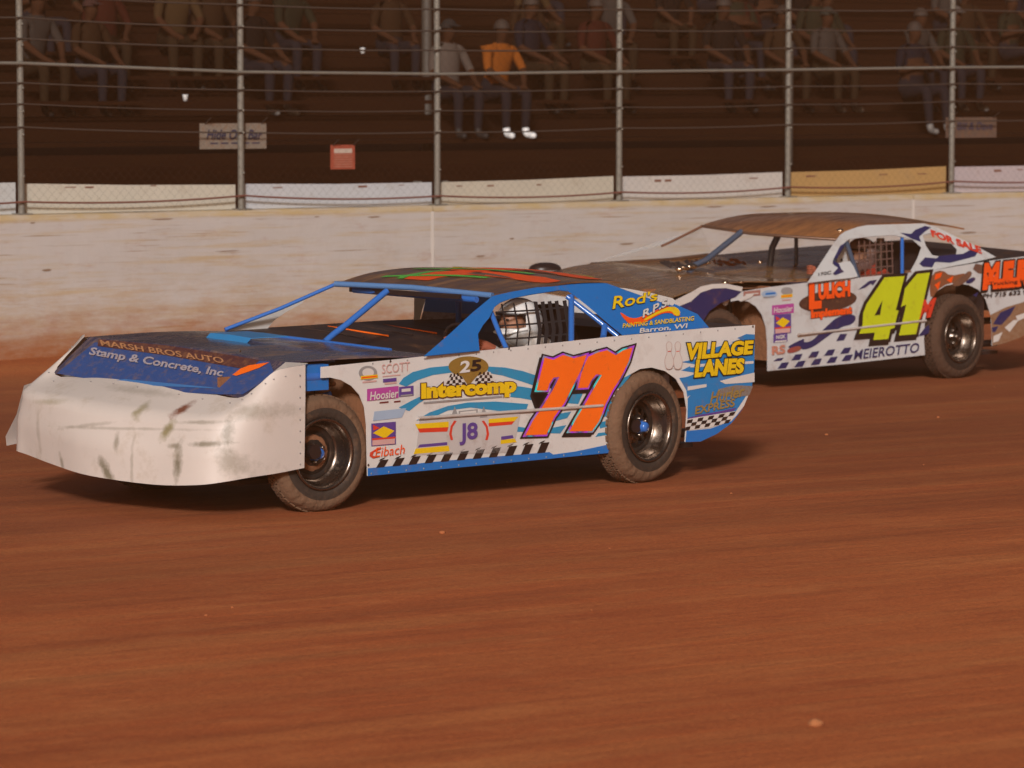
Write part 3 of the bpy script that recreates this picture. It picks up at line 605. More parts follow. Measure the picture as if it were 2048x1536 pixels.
wn = MB()   # window net
NP = lambda u, v: CABIN(u, v, -.06)
def strap(pan, pts, wd_, off=-.06):
    for a, b in zip(pts[:-1], pts[1:]):
        d = Vector((b[0]-a[0], b[1]-a[1])).normalized(); n_ = Vector((-d.y, d.x))*wd_/2
        q = [(a[0]+n_.x, a[1]+n_.y), (b[0]+n_.x, b[1]+n_.y), (b[0]-n_.x, b[1]-n_.y), (a[0]-n_.x, a[1]-n_.y)]
        wn.add([pan(x, y, off) for x, y in q], [(0,1,2,3)], net)
for i, x in enumerate((1012,1036,1060,1080,1094,1108,1122,1138)): strap(CABIN, [(x, 594-(x-1016)*.06), (x+9, 645), (x+4, 697-(x-1016)*.09)], 3.2 + (4.5 if x > 1075 else 0), -.06-.0005*i)
for i, y in enumerate((608,635,662)): strap(CABIN, [(1000+i*2, y+2), (1075, y-2), (1146, y-9)], 3.6, -.066-.0005*i)
wn.build('window_net', car)
bolts = MB()
for (u, v) in ((1505,653),(1017,697),(780,722),(480,702),(736,930)): p = SIDE(u, v, .004); bolts.ball(p, (.008,.004,.008), chrome, 8)
for k in range(22): p = SIDE(745+k*34.5, 727-k*3.3, .003); bolts.ball(p, (.006,.003,.006), grey, 6)
for k in range(14): p = SIDE(742+k*35, 947-k*3.3, .003); bolts.ball(p, (.006,.003,.006), grey, 6)
bolts.build('body_bolts', side)
# ------------------------------------------------------------------ the following car: white and navy, lime 41
car2 = empty('race_car', (3.2766284, 32.7745687, 0), R(-142.1899126))
tag(car2, 'white and navy dirt race car with lime number 41 and reflection-brown roof, following behind', 'race car')
chassis(car2, 0, 2.74)
wheels(car2, .02, 2.74, .355, .345, R(-6), False)
sp = MB()
Z2 = lambda p: zoomed(p, 2.738, 1300, 400)
arch2r = [(1850,710),(1848,680),(1850,640),(1858,605),(1872,583),(1892,571),(1915,567),(1938,570),(1958,580),(1972,600),(1982,632),(1984,665),(1984,692)]
arch2f = [(1535,742),(1535,690),(1532,655),(1524,630),(1512,613),(1496,603),(1478,600),(1462,603)]
outl = arch2f[::-1] + [(1600,736),(1700,727)] + arch2r + [(2010,686),(2040,675),(2075,655),(2105,625),(2118,600),(2118,506),(2048,513),(1990,520),(1862,541),(1740,553),(1615,565),(1540,574),(1483,583),(1462,588)]
plate(sp, SIDE2, outl, white41, 0, .006); side2 = sp.build('side_panel', car2)
st = MB()
Y = lambda p: zoomed(p, 5.12, 1500, 540)
art(st, SIDE2, smooth_loop(Y([(360,800),(480,730),(560,700),(545,735),(580,740),(640,720),(720,640),(800,560),(880,490),(960,460),(1050,455),(1085,480),(1070,530),(1020,565),(940,580),(850,640),(740,720),(660,780),(560,820),(500,800)]), 1), navy, 1)
art(st, SIDE2, Y([(920,655),(995,652),(960,720),(880,730)]), navy, 1)
art(st, SIDE2, Y([(1100,205),(1220,110),(1300,100),(1255,160),(1235,140),(1180,180)]), navy, 1)
art(st, SIDE2, Y([(1720,680),(1790,590),(1830,560),(1840,640),(1780,670)]), navy, 1)
for r_, xs in ((0, [(255,905),(440,865),(612,838),(775,818),(940,798)]), (1, [(300,950),(470,935),(640,912),(800,893),(955,872)])):
    for (x, y) in xs:
        h_, w_ = (62, 85) if not (r_ == 0 and x == 255) else (30, 80)
        art(st, SIDE2, Y([(x+20,y),(x+w_+10,y-8),(x+w_-20,y+h_-8),(x-22,y+h_)]), navy, 2)
art(st, SIDE2, Y([(475,665),(640,640),(890,615),(900,630),(640,665),(480,688)]), mat('scraped_brown', (.24,.15,.10), .7, dirt=.4), 4)
# flames / rocks behind the number and mud on the tail
art(st, SIDE2, smooth_loop([(1865,545),(1885,540),(1900,552),(1935,545),(1925,560),(1880,572),(1862,600),(1858,575)],1), mat('flame_brown_vinyl', (.22,.07,.03), .5, dirt=.5, dscale=18), 1)
for l in ([(1870,548),(1884,545),(1880,555),(1868,560)],[(1892,560),(1906,552),(1902,566)],[(1868,570),(1880,562),(1876,580)]): art(st, SIDE2, l, redor, 2)
art(st, SIDE2, smooth_loop([(1900,568),(1925,552),(1938,540),(1945,548),(1930,565),(1912,574)],1), mat('grey_brown_vinyl', (.12,.06,.045), .6, dirt=.5), 2)
art(st, SIDE2, [(1950,527),(1965,530),(1968,548),(1955,546),(1945,538)], MATS['grey_brown_vinyl'], 2)
art(st, SIDE2, smooth_loop([(1928,565),(1945,553),(1952,558),(1940,568)],1), navy, 2)
art(st, SIDE2, [(1945,590),(1956,584),(1952,594)], navy, 2)
art(st, SIDE2, [(1980,630),(2010,615),(2060,600),(2118,592),(2118,600),(2105,625),(2075,655),(2040,675),(2010,686),(1984,692),(1982,640)], mat('tan_brown_vinyl', (.26,.16,.10), .6, dirt=.6, dscale=12), 1.2)
art(st, SIDE2, [(1985,648),(2000,625),(2030,612),(2020,630),(2002,650)], navy, 2); art(st, SIDE2, [(1983,655),(1996,652),(1990,664),(1984,664)], navy, 2)
for l in ([(1986,672),(2004,664),(1996,682),(1985,685)], [(2008,655),(2026,640),(2036,640),(2018,664)], [(2030,632),(2050,625),(2048,636),(2034,642)]): art(st, SIDE2, l, pale, 3)
st.build('painted_graphics', side2)
nb = MB()
s4 = Y([(1368,75),(1572,62),(1482,410),(1512,415),(1492,480),(1470,590),(1428,605),(1405,705),(1252,717),(1268,640),(1108,652),(1142,560),(1148,440),(1185,345)])
s4h = Y([(1345,308),(1262,465),(1320,458)])
s1 = Y([(1700,40),(1832,25),(1690,655),(1515,670),(1590,352),(1536,378),(1556,300),(1575,190),(1640,110)])
for l in (s4, s1):
    art(nb, SIDE2, [(x-3, y+7) for x, y in offset_loop(l, 5)], black, 3); art(nb, SIDE2, offset_loop(l, 6), black, 3.5); art(nb, SIDE2, l, lime, 5)
art(nb, SIDE2, s4h, black, 6)
nb.build('number_decal', side2)
lg = MB()
art(lg, SIDE2, smooth_loop(ell(1655,602,60,21,12,-.12)), mat('dark_brown_vinyl', (.07,.03,.022), .4, dirt=.3, dscale=12), 2)
text(lg, SIDE2, 'L', (1619,614), (1638,612), 48, redor, 4, .07, 0, (black, .03)); text(lg, SIDE2, 'ULICH', (1636,597), (1697,590), 27, redor, 4, .07, 0, (black, .03))
text(lg, SIDE2, 'Implement', (1621,635), (1701,626), 14, redor, 4, .065, 0, (black, .03))
lg.build('implement_sponsor_logo', side2)
tx = MB()
text(tx, SIDE2, 'MEIEROTTO', (1706,719), (1835,704), 19, navy, 3, .012, .15)
text(tx, SIDE2, 'M', (1834,636), (1858,632), 34, red, 3, .06, .3)
tx.build('driver_name_lettering', side2)
mr = MB()
text(mr, SIDE2, 'M.E.R.', (1966,575), (2060,566), 44, redor, 4, .08, .08, (black, .05), (black, -2, 3, .04)); art(mr, SIDE2, [(1968,560),(2060,552),(2060,560),(1968,570)], redor, 6.5)
text(mr, SIDE2, 'Trucking Inc', (1975,571), (2055,564), 7, black, 6, .01)
text(mr, SIDE2, 'PH 715 632 9377', (1964,596), (2075,585), 8, black, 3, .03, .15)
mr.build('trucking_sponsor_lettering', side2)
sk = MB()
art(sk, SIDE2, rect(1486,583,1520,594), mat('rosy_sticker', (.35,.16,.13), .5), 2); art(sk, SIDE2, rect(1490,588,1516,590), pale, 2.4)
sk.build('sticker', side2); sk = MB()
art(sk, SIDE2, smooth_loop(ell(1538,588,16,8,12)), paleblue, 2); art(sk, SIDE2, rect(1530,586,1550,590), blue, 2.4); art(sk, SIDE2, rect(1526,594,1548,596), grey, 2.4)
sk.build('sticker', side2); sk = MB()
art(sk, SIDE2, smooth_loop(ell(1573,582,12,8,12)), grey, 2); art(sk, SIDE2, rect(1561,590,1584,596), yellow, 2.4); art(sk, SIDE2, rect(1562,592,1582,594), redor, 2.6); art(sk, SIDE2, rect(1563,599,1581,602), palepink, 2.4)
sk.build('sticker', side2); sk = MB()
art(sk, SIDE2, rect(1543,611,1587,630), pink, 2); text(sk, SIDE2, 'Hoosier', (1546,626), (1583,622), 11, pale, 3, .02, .1)
sk.build('sticker', side2); sk = MB()
fuel_sticker(sk, SIDE2, 1547, 630, 34, 38)
sk.build('sticker', side2); sk = MB()
art(sk, SIDE2, rect(1546,669,1574,686), purple, 2); text(sk, SIDE2, 'NGK', (1551,678), (1569,676), 7, pale, 3, .03); art(sk, SIDE2, rect(1549,682,1572,685), pale, 3)
sk.build('sticker', side2); sk = MB()
text(sk, SIDE2, 'RS', (1543,709), (1568,706), 16, mat('salmon_vinyl', (.5,.2,.14), .5), 3, .04); art(sk, SIDE2, smooth_loop([(1572,698),(1598,690),(1603,700),(1575,708)]), mat('muddy_red_vinyl', (.3,.06,.05), .5, dirt=.4), 3)
sk.build('sticker', side2); sk = MB()
for (x, y, r_) in ((1592,648,7),(1600,655,5),(1588,640,3),(1610,645,3)): art(sk, SIDE2, smooth_loop(ell(x, y, r_, r_*.7, 7)), mat('olive_grey_sticker', (.2,.2,.14), .6, dirt=.4, dscale=30), 2+r_*.05)
rb = MB(); a, b = SIDE2(1595, 669, .012), SIDE2(1850, 641, .012); rb.tube([a, lerp(a, b, .5), b], .010, MATS['pale_rub_rail'], 8); rb.build('rub_rail', side2)
cs = MB()
cab = [(1614,566),(1640,528),(1665,490),(1680,470),(1690,463),(1715,454),(1740,449),(1790,446),(1848,447),(1870,453),(1920,477),(1958,495),(1992,514),(1940,526),(1900,533),(1862,541),(1824,545),(1822,540),(1835,516),(1843,494),(1826,479),(1790,470),(1750,472),(1698,478),(1684,490),(1667,518),(1665,528),(1690,524),(1700,522),(1707,532),(1716,553),(1700,556),(1660,560)]
def slot(loop, hole, ki, kj):   # cut a hole with a bridge between loop[ki] and hole[kj]
    return loop[:ki+1] + hole[kj:] + hole[:kj+1] + loop[ki:]
hole2 = [(1845,470),(1862,466),(1882,473),(1902,485),(1914,498),(1912,510),(1884,514),(1864,510),(1852,492)]
ar = lambda l: sum(l[i][0]*l[(i+1) % len(l)][1]-l[(i+1) % len(l)][0]*l[i][1] for i in range(len(l)))
if ar(hole2)*ar(cab) > 0: hole2 = hole2[::-1]
kj = min(range(len(hole2)), key=lambda i: (hole2[i][0]-1843)**2+(hole2[i][1]-494)**2); ki = cab.index((1843,494))
plate(cs, CABIN2, slot(cab, hole2, ki, kj), white41, 0, .006)
for l in ([(1800,466),(1822,468),(1830,460),(1850,452),(1862,455),(1850,463),(1838,474),(1842,484),(1826,479),(1812,472)], [(1838,528),(1850,515),(1872,517),(1880,512),(1925,508),(1945,498),(1958,500),(1950,513),(1900,526),(1870,524),(1864,535),(1846,534)],
          [(1665,548),(1676,536),(1667,530),(1665,521),(1678,528),(1682,538),(1688,544),(1670,551)], [(1668,516),(1680,492),(1690,486),(1680,505),(1674,518)]): art(cs, CABIN2, l, navy, 1)
cab2 = cs.build('cabin_side_panel', car2)
tx = MB(); text(tx, CABIN2, 'FOR SALE', (1864,474), (1962,508), 13, red, 2, .05, -.25); text(tx, CABIN2, '170C', (1636,553), (1661,549), 6, black, 2, .02); tx.build('for_sale_lettering', cab2)
rc = MB(); CP2 = lambda u, v, o=-.03: CABIN2(u, v, o)
db = mat('slate_blue_tube', (.05, .075, .12), .4, dirt=.2)
rc.tube([CP2(1694,482), CP2(1668,522)], .014, db, 10); rc.tube([CP2(1697,481), CP2(1708,514), CP2(1720,552)], .020, db, 10)
rc.tube([CP2(1808,470), CP2(1808,545)], .016, tube_blue, 10)
rc.tube([(1.60,-.1,1.262),(2.0,-.1,1.03),(2.13,-.1,.99),(2.2,-.1,.915)], .026, db, 10)
rc.tube([(1.565,-.64,1.295),(1.93,-.66,1.158),(2.0,-.68,1.13)], .011, mat('rusty_brown_tube', (.16,.07,.04), .5), 8)
rc.tube([(.9,-.35,1.3),(1.0,-.38,1.1),(1.02,-.4,.88)], .03, db, 10); rc.tube([(.75,-.35,1.3),(.72,-.38,.9)], .018, db, 10); rc.tube([(.5,-.1,1.3),(.45,-.1,.9)], .018, db, 10)
rc.tube([(.3,-.6,1.3),(.3,.52,1.28)], .02, db, 10)
rc.build('roll_cage', car2)
rf = MB()
near = [(1.14,.58,1.212),(1.0,.58,1.262),(.77,.58,1.322),(.5,.58,1.332),(.15,.58,1.322),(-.1,.58,1.305),(-.38,.57,1.265)]
midr = [(1.59,.0,1.258),(1.42,.0,1.315),(1.15,.0,1.372),(.85,.0,1.398),(.45,.0,1.40),(.05,.0,1.375),(-.38,.0,1.32)]
farr = [(1.575,-.65,1.298),(1.42,-.65,1.335),(1.15,-.65,1.375),(.85,-.65,1.39),(.45,-.65,1.388),(.05,-.65,1.37),(-.38,-.65,1.335)]
rf.grid(smooth_grid([near, midr, farr], 6), roof41m, .014)
rf.tube([(1.14,.58,1.205),(1.40,.3,1.228),(1.60,0,1.25),(1.61,-.3,1.275),(1.575,-.65,1.292)], .013, mat('bronze_edge', (.16,.09,.06), .3, metal=.4), 8)
rf.build('roof', car2)
hp = MB()
def hz(x, y): return .925 + (.06*(-y)/.9 if y < 0 else -.035*y/.9) - .25*max(0, x-2.75)**1.5 - .012*max(0, x-2.0) + .02*math.exp(-((x-2.45)/.25)**2)
rows = []
for k in range(22):
    x = 2.1 + (3.45-2.1)*k/21; rows.append([(x - (.3 if abs(y) > .8 else .22)*(y > .3)*(1-k/21)*0, y, hz(x, y)) for y in (-.88,-.6,-.3,0,.3,.6,.88)])
hp.grid([[(1.72,-.9,1.0),(1.9,-.6,.975),(2.0,-.3,.95),(2.06,0,.93),(1.95,.3,.925),(1.85,.6,.90),(1.72,.92,.89)]] + rows, hood41m, .006)
hood2 = hp.build('hood', car2)
cl = MB(); cl.box((1.95,-.9,.80), (2.0,.9,.88), inner)
cl.tube([(1.3,-.88,1.03),(1.75,-.88,1.0),(2.6,-.9,.985)], .014, mat('bronze_edge', (.16,.09,.06)), 8); cl.build('cowl', car2)
fn = MB()   # near fender: navy with a pale upper edge, and the nose
fl = [(1535,600),(1535,572),(1480,572),(1450,571),(1420,573),(1385,590),(1345,607),(1300,618),(1262,632),(1262,700),(1300,716),(1380,722),(1392,690),(1400,650),(1418,622),(1440,606),(1462,600)]
plate(fn, SIDE2, [(1482,583),(1450,574),(1420,573),(1385,590),(1345,607),(1300,618),(1262,632),(1262,700),(1300,716),(1380,722),(1392,690),(1400,650),(1418,622),(1440,606),(1470,594)], navy, .006, .006)
art(fn, SIDE2, [(1484,574),(1450,567),(1422,568),(1400,573),(1383,583),(1345,602),(1300,614),(1300,624),(1345,617),(1380,603),(1400,585),(1424,577),(1450,576),(1482,583)], pale, 4)
art(fn, SIDE2, [(1473,600),(1490,590),(1508,586),(1500,595),(1480,603)], pale, 5)
fn.build('front_fender', car2)
nz = MB(); cols_ = []
for y in (-.92,-.6,-.2,.2,.6,.92):
    xx = 3.62-.12*abs(y)-.1*(y/.92)**4; cols_.append([(xx,y,.22),(xx+.02,y,.42),(xx-.03,y,.60),(3.44,y,hz(3.44,y)-.004)])
nz.grid(smooth_grid(cols_, 3), white41, .006); nz.grid([[(3.44,-.925,hz(3.44,-.9)),(2.7,-.925,.97)],[(3.5,-.925,.25),(3.05,-.925,.25)]], white41, .004, False)
nz.grid([[(3.46,.925,.74),(3.40,.925,.74)],[(3.5,.925,.25),(3.38,.925,.25)]], navy, .004, False)
nz.build('nose', car2)
glint_balls = MB()  # chrome balls added to give glints on the hood and roof edge
for (x, y, z, q) in ((2.42,.05,.975,.026),(2.36,.02,.985,.032),(2.30,.0,.975,.022),(2.22,-.06,.985,.024),(2.16,-.1,.985,.034),(2.10,-.15,.985,.022),(2.02,-.18,.99,.026),(1.96,-.22,.985,.018),(1.90,-.25,.995,.022),(1.82,-.28,1.0,.018),(2.62,.86,.90,.022),(2.45,.86,.90,.018),(1.3,-.2,.99,.016),(1.02,.50,1.275,.022),(1.06,.44,1.27,.014)): glint_balls.ball((x, y, z), (q*1.6, q*1.6, q*.8), chrome2, 10); glint_balls.build('glint_ball', hood2); glint_balls = MB()
rg3 = random.Random(8); crm = mat('crumpled_glint_metal', (.9, .68, .5), .18, metal=1.)  # crumpled strips added so that their facets sparkle on the hood
for (xa, xb, y0) in ((2.26,2.04,-.30),(1.98,1.76,-.32),(1.70,1.36,-.30)):
    k = MB(); rows_ = []
    for i in range(13):
        rows_.append([(xa+(xb-xa)*i/12+rg3.uniform(-.005,.005), y0-.025*j, .968+.012*j+rg3.uniform(-.009,.009)) for j in range(5)])
    k.grid(rows_, crm, 0, smooth=False); k.build('crumpled_glint_strip', hood2)
bm = MB(); bm.ball((3.16,-.82,.965), (.15,.12,.055), black, 18, cut=lambda c: c.z > -.01); bm.build('hood_blister', hood2)
bd = MB()
bd.add([(2.2,-.93,.2),(.45,-.93,.22),(.45,-.93,1.04),(2.2,-.93,.99)], [(0,1,2,3)], white41); bd.add([(.45,-.93,.75),(-.45,-.93,.75),(-.45,-.93,1.08),(.45,-.93,1.04)], [(0,1,2,3)], white41)
bd.add([(-.45,-.93,.26),(-1.1,-.93,.5),(-1.15,-.93,1.1),(-.45,-.93,1.08)], [(0,1,2,3)], white41); bd.add([(3.1,-.93,.72),(2.2,-.93,.6),(2.2,-.93,.99),(3.1,-.93,.93)], [(0,1,2,3)], navy)
bd.build('far_side_panel', car2)
dk = MB(); dk.grid([[(-1.15,.92,1.03),(-1.15,-.92,1.10)],[(-.3,.92,.955),(-.3,-.92,1.08)]], inner, .005, False); dk.box((-1.15,-.91,.5), (-1.13,.91,1.02), navy)
dk.grid([[(1.95,-.92,.99),(1.92,-.3,.90),(1.9,.1,.84),(1.88,.12,.72)],[(.6,-.92,1.05),(.6,-.3,.95),(.6,.05,.86),(.6,.07,.72)],[(-.3,-.92,1.08),(-.3,-.3,.98),(-.3,.05,.90),(-.3,.07,.72)]], hood41m, .005, False)
dk.box((1.45,.1,.62), (1.86,.9,.86), navy); dk.box((-.3,-.9,.3), (-.27,.9,.94), inner)
dk.build('interior_deck', car2)
wl = MB(); wl.box((2.18,.3,.25), (2.22,.92,.86), mud); wl.box((-.45,.56,.25), (.32,.58,.92), mud); wl.box((2.2,.5,.25), (3.2,.52,.85), mud); wl.ball((2.62,.86,.76), (.035,.03,.05), pale, 12)
wl.grid([[(2.18,.92,.84),(2.2,.5,.85)],[(2.7,.90,.86),(2.7,.5,.87)],[(3.2,.90,.74),(3.2,.5,.78)]], mud, .003, False); wl.build('wheel_well', car2)
seat = MB(); seat.box((.1,.1,.4), (.16,.6,1.15), inner); seat.box((.2,.16,.4), (.75,.56,.5), black)
seat.build('seat', car2); seat = MB(); seat.box((1.02,.50,.86), (1.05,.62,1.20), pale)
for k in range(3): seat.ball((1.055,.56,.93+.1*k), (.006,.014,.014), black, 8)
seat.build('head_guard', car2)
sx = MB(); sx.tube([(.55,.50,.90),(.55,.50,1.2)], .035, chrome, 16); sx.build('fire_bottle', car2)
lex = bpy.data.materials.new('cloudy_lexan'); lex.use_nodes = True; lb = lex.node_tree.nodes['Principled BSDF']
lb.inputs['Base Color'].default_value = (.6, .68, .72, 1); lb.inputs['Roughness'].default_value = .25; lb.inputs['Alpha'].default_value = .22
lx = MB(); lx.add([(1.95,-.66,1.15),(2.6,-.86,1.0),(1.9,-.9,.99),(1.3,-.84,1.05),(1.57,-.65,1.28)], [(0,1,2,3,4)], lex); lx.build('side_deflector', car2)

# ------------------------------------------------------------------ the wall line
WA = Vector((-4.252, 32.258, 0)); WD = Vector((.80796, .58923, 0)); WN = Vector((-.58923, .80796, 0))
def W(t, n, z): return WA + WD*t + WN*n + Vector((0, 0, z))
WROT = math.atan2(WD.y, WD.x)
POSTS = [.095, 2.325, 4.475, 6.615, 8.745, 10.955]
def local_thing(name, label, cat, t, n=0., z=0., group=None):
    e = empty(name, W(t, n, z), WROT); tag(e, label, cat, group); return e
# concrete wall
def wall_mat():
    m = bpy.data.materials.new('dirty_painted_concrete'); m.use_nodes = True; n = m.node_tree.nodes; L = m.node_tree.links; b = n['Principled BSDF']
    tc = n.new('ShaderNodeTexCoord'); sx = n.new('ShaderNodeSeparateXYZ'); L.new(tc.outputs['Object'], sx.inputs[0])
    def noise(scale, st, det=8, ro=.6):
        mp = n.new('ShaderNodeMapping'); mp.inputs['Scale'].default_value = st; L.new(tc.outputs['Object'], mp.inputs[0])
        x = n.new('ShaderNodeTexNoise'); x.inputs['Scale'].default_value = scale; x.inputs['Detail'].default_value = det; x.inputs['Roughness'].default_value = ro; L.new(mp.outputs[0], x.inputs[0]); return x.outputs[0]
    def rng_(src, a, b_, c, d):
        r = n.new('ShaderNodeMapRange'); r.inputs[1].default_value = a; r.inputs[2].default_value = b_; r.inputs[3].default_value = c; r.inputs[4].default_value = d; L.new(src, r.inputs[0]); return r.outputs[0]
    def mix(f, a, c):
        x = n.new('ShaderNodeMix'); x.data_type = 'RGBA'; L.new(f, x.inputs[0])
        if isinstance(a, tuple): x.inputs[6].default_value = (*a, 1)
        else: L.new(a, x.inputs[6])
        x.inputs[7].default_value = (*c, 1); return x.outputs[2]
    def math_(op, a, c):
        x = n.new('ShaderNodeMath'); x.operation = op
        for i, q in enumerate((a, c)):
            if isinstance(q, (int, float)): x.inputs[i].default_value = q
            else: L.new(q, x.inputs[i])
        x.use_clamp = True; return x.outputs[0]
    base = mix(noise(1.1, (1, 1, 2)), (.40,.37,.35), (.50,.465,.445))
    streak = rng_(noise(2.2, (.35, 1, 7), 10, .7), .50, .68, 0, .8)
    base = mix(streak, base, (.42,.31,.17))
    scr = rng_(noise(3.5, (.28, 1, 16), 8), .60, .67, 0, .85)
    base = mix(scr, base, (.24,.15,.07))
    # mud thrown up from the track: thick at the foot, breaking up towards the middle
    h = math_('ADD', rng_(sx.outputs[2], .0, .85, 1.05, 0.), rng_(noise(2.2, (.5, 1, 3), 12, .78), .35, .7, -.6, .45))
    base = mix(math_('MULTIPLY', h, .85), base, (.36,.235,.125))
    h2 = math_('ADD', rng_(sx.outputs[2], .0, .42, 1.1, 0.), rng_(noise(3.2, (.6, 1, 2.2), 12, .78), .35, .7, -.5, .4))
    base = mix(h2, base, (.27,.085,.025))
    # yellow line along the top, worn
    yl = math_('MULTIPLY', rng_(sx.outputs[2], 1.17, 1.20, 0, 1), rng_(noise(3, (1, 1, 3)), .35, .6, .25, .9))
    base = mix(yl, base, (.42,.31,.15))
    L.new(base, b.inputs['Base Color']); b.inputs['Roughness'].default_value = .85
    bp = n.new('ShaderNodeBump'); bp.inputs['Strength'].default_value = .4; bp.inputs['Distance'].default_value = .02; L.new(noise(7, (1, 1, 1), 6), bp.inputs['Height']); L.new(bp.outputs[0], b.inputs['Normal'])
    return m
wm = wall_mat()
we = local_thing('concrete_wall', 'long dirty off white concrete track wall with a worn yellow top line', 'wall', 0)
SEAMS = [-12, -7.2, -2.1, 4.36, 10.35, 16, 22, 28]
for a, b in zip(SEAMS[:-1], SEAMS[1:]):
    m = MB(); x0, x1 = a+.008, b-.008; NX = int((b-a)*3)
    pr = [(-.02, -.3), (-.02, .2), (-.0, .6), (.0, 1.20), (.018, 1.24), (.05, 1.245), (.24, 1.245), (.26, 1.22), (.30, -.3)]
    rr = random.Random(int(a*10)); rows = []
    for i in range(NX+1):
        x = x0+(x1-x0)*i/NX; wob = rr.uniform(-.003, .003); rows.append([(x, y+wob, z + (wob if z > 1 else 0)) for y, z in pr])
    m.grid(rows, wm, 0, smooth=False); m.add(rows[0], [tuple(range(len(pr)))], wm); m.add(rows[-1], [tuple(range(len(pr)))[::-1]], wm)
    o = m.build('wall_section', we); o.location = (0, 0, .145)
    k = MB(); chip = mat('exposed_brown_concrete', (.22,.15,.10), .9, dirt=.3)
    for q in range(int((b-a)*1.4)):
        x = rr.uniform(a+.2, b-.3); z = rr.choice((rr.uniform(1.15,1.20), rr.uniform(.55,1.1), rr.uniform(.5,.9))); wd_ = rr.uniform(.02,.14); hh = rr.uniform(.004,.012); y = -.006*0+(.6-z)*.0 - .0035
        y = -.0035 if z > .6 else -.02*(.6-z)/.4 - .0035
        pts_ = [(x-wd_,z),(x-wd_*.3,z-hh),(x+wd_*.6,z-hh*.6),(x+wd_,z+hh*.3),(x+wd_*.4,z+hh),(x-wd_*.5,z+hh*.7)]
        k.add([(px_, y, pz_) for px_, pz_ in pts_], [tuple(range(6))], chip)
    k.build('scrape_marks', o)
    if a > 4: k = MB(); k.box((x0-.035,-.0045,.62), (x0-.004,-.001,1.19), mat('fresh_seam_filler', (.56,.52,.48), .8)); k.build('seam_filler', o)
# advertising boards behind the fence posts
bcols = [('blue_grey_board', (.50,.52,.52)), ('cream_board', (.54,.51,.43)), ('pale_blue_board', (.50,.52,.55)), ('grey_cream_board', (.50,.46,.38)), ('ash_board', (.53,.50,.47)), ('tan_board', (.42,.26,.10)), ('lilac_board', (.46,.40,.42))]
bl_lab = ['pale blue grey board at the left end of the fence', 'cream board between the two leftmost fence posts', 'pale blue board between second and third fence posts', 'grey cream board between third and fourth fence posts', 'ash grey board left of the tan board', 'tan orange board between the two rightmost fence posts', 'lilac grey board at the right end of the fence']
ends = [-2.2] + POSTS + [13.1]
tops = [(1.67,1.665),(1.655,1.612),(1.618,1.60),(1.60,1.628),(1.622,1.638),(1.635,1.668),(1.66,1.675)]
for i in range(7):
    m = MB(); a, b = ends[i]+.03, ends[i+1]-.03; zb = 1.392; cm = mat(bcols[i][0], bcols[i][1], .6, dirt=.18, dscale=1.5, dirtcol=(.28,.2,.13))
    e = local_thing('advertising_board', bl_lab[i], 'board', a, .15, 0, 'boards along the top of the wall')
    L_ = b-a; z0, z1 = tops[i]; n_ = 8; rows = []
    m.add([(0,0,zb),(L_,0,zb),(L_,0,z1),(L_*.5,0,(z0+z1)/2-.008),(0,0,z0),(0,.012,zb),(L_,.012,zb),(L_,.012,z1),(L_*.5,.012,(z0+z1)/2-.008),(0,.012,z0)], [(0,1,2,3,4),(9,8,7,6,5),(0,5,6,1),(1,6,7,2),(2,7,8,3),(3,8,9,4),(4,9,5,0)], cm)
    m.build('board_panel', e)
    k = MB(); rr = random.Random(i)
    for q in range(3): x = .2+rr.random()*(L_-.5); k.box((x,-.003,z0-.05+rr.uniform(-.01,.01)), (x+.05+rr.random()*.08,-.0005,z0-.035), mat('red_brown_scuff', (.2,.09,.06), .7))
    k.build('scuff_mark', e)
    g = MB(); 
    for x in (.12, L_-.12): g.box((x-.02,.013,zb), (x+.02,.10,zb+.22), galv)
    g.build('bracket', e)
# catch fence
fe = local_thing('catch_fence', 'tall steel post and cable catch fence standing on the track wall', 'fence', 0)
for i, t in enumerate([-2.2] + POSTS + [13.1]):
    m = MB(); m.tube([(t,.10,1.385),(t,.10,2.6),(t-.012*(i % 2),.10,4.6)], .030, galv, 12)
    m.box((t-.07,.03,1.388), (t+.07,.17,1.40), galv); o = m.build('post', fe)
    b = MB()
    for z in (1.72, 2.08, 2.28, 2.48, 2.85, 3.03): b.tube([(t,.055,z-.008),(t,.055,z+.008)], .012, galv, 6)
    b.build('clamp', o)
rail = list(zip([-2.2]+POSTS+[13.1], (2.70,2.69,2.62,2.605,2.632,2.655,2.685,2.70)))
m = MB(); m.tube([(t,.045,z) for t, z in rail], .015, galv, 8); m.build('rail', fe)
for z, sag, r_ in ((2.08,.012,.007),(2.28,.012,.006),(2.46,.010,.007),(2.84,.012,.008),(3.02,.014,.008),(3.22,.014,.008),(3.40,.014,.009)):
    pts = []
    for a, b in zip(ends[:-1], ends[1:]):
        for k in range(8): t = k/8; zz = z + (.05 if a < 0 else 0)*0 + (rail[ends.index(a)][1]-2.62)*(1-t)*.9 + (rail[ends.index(b)][1]-2.62)*t*.9; pts.append((a+(b-a)*t, .06, zz - sag*4*t*(1-t)))
    m = MB(); m.tube(pts, r_, cable_m, 6); m.build('cable', fe)
pts = []; cz = [1.505,1.50,1.515,1.475,1.475,1.49,1.515,1.52]
for i in range(7):
    for k in range(10): t = k/10; pts.append((ends[i]+(ends[i+1]-ends[i])*t, .05, cz[i]*(1-t)+cz[i+1]*t - .03*4*t*(1-t)))
m = MB(); m.tube(pts, .009, chain_m, 6); m.build('twisted_cable', fe)
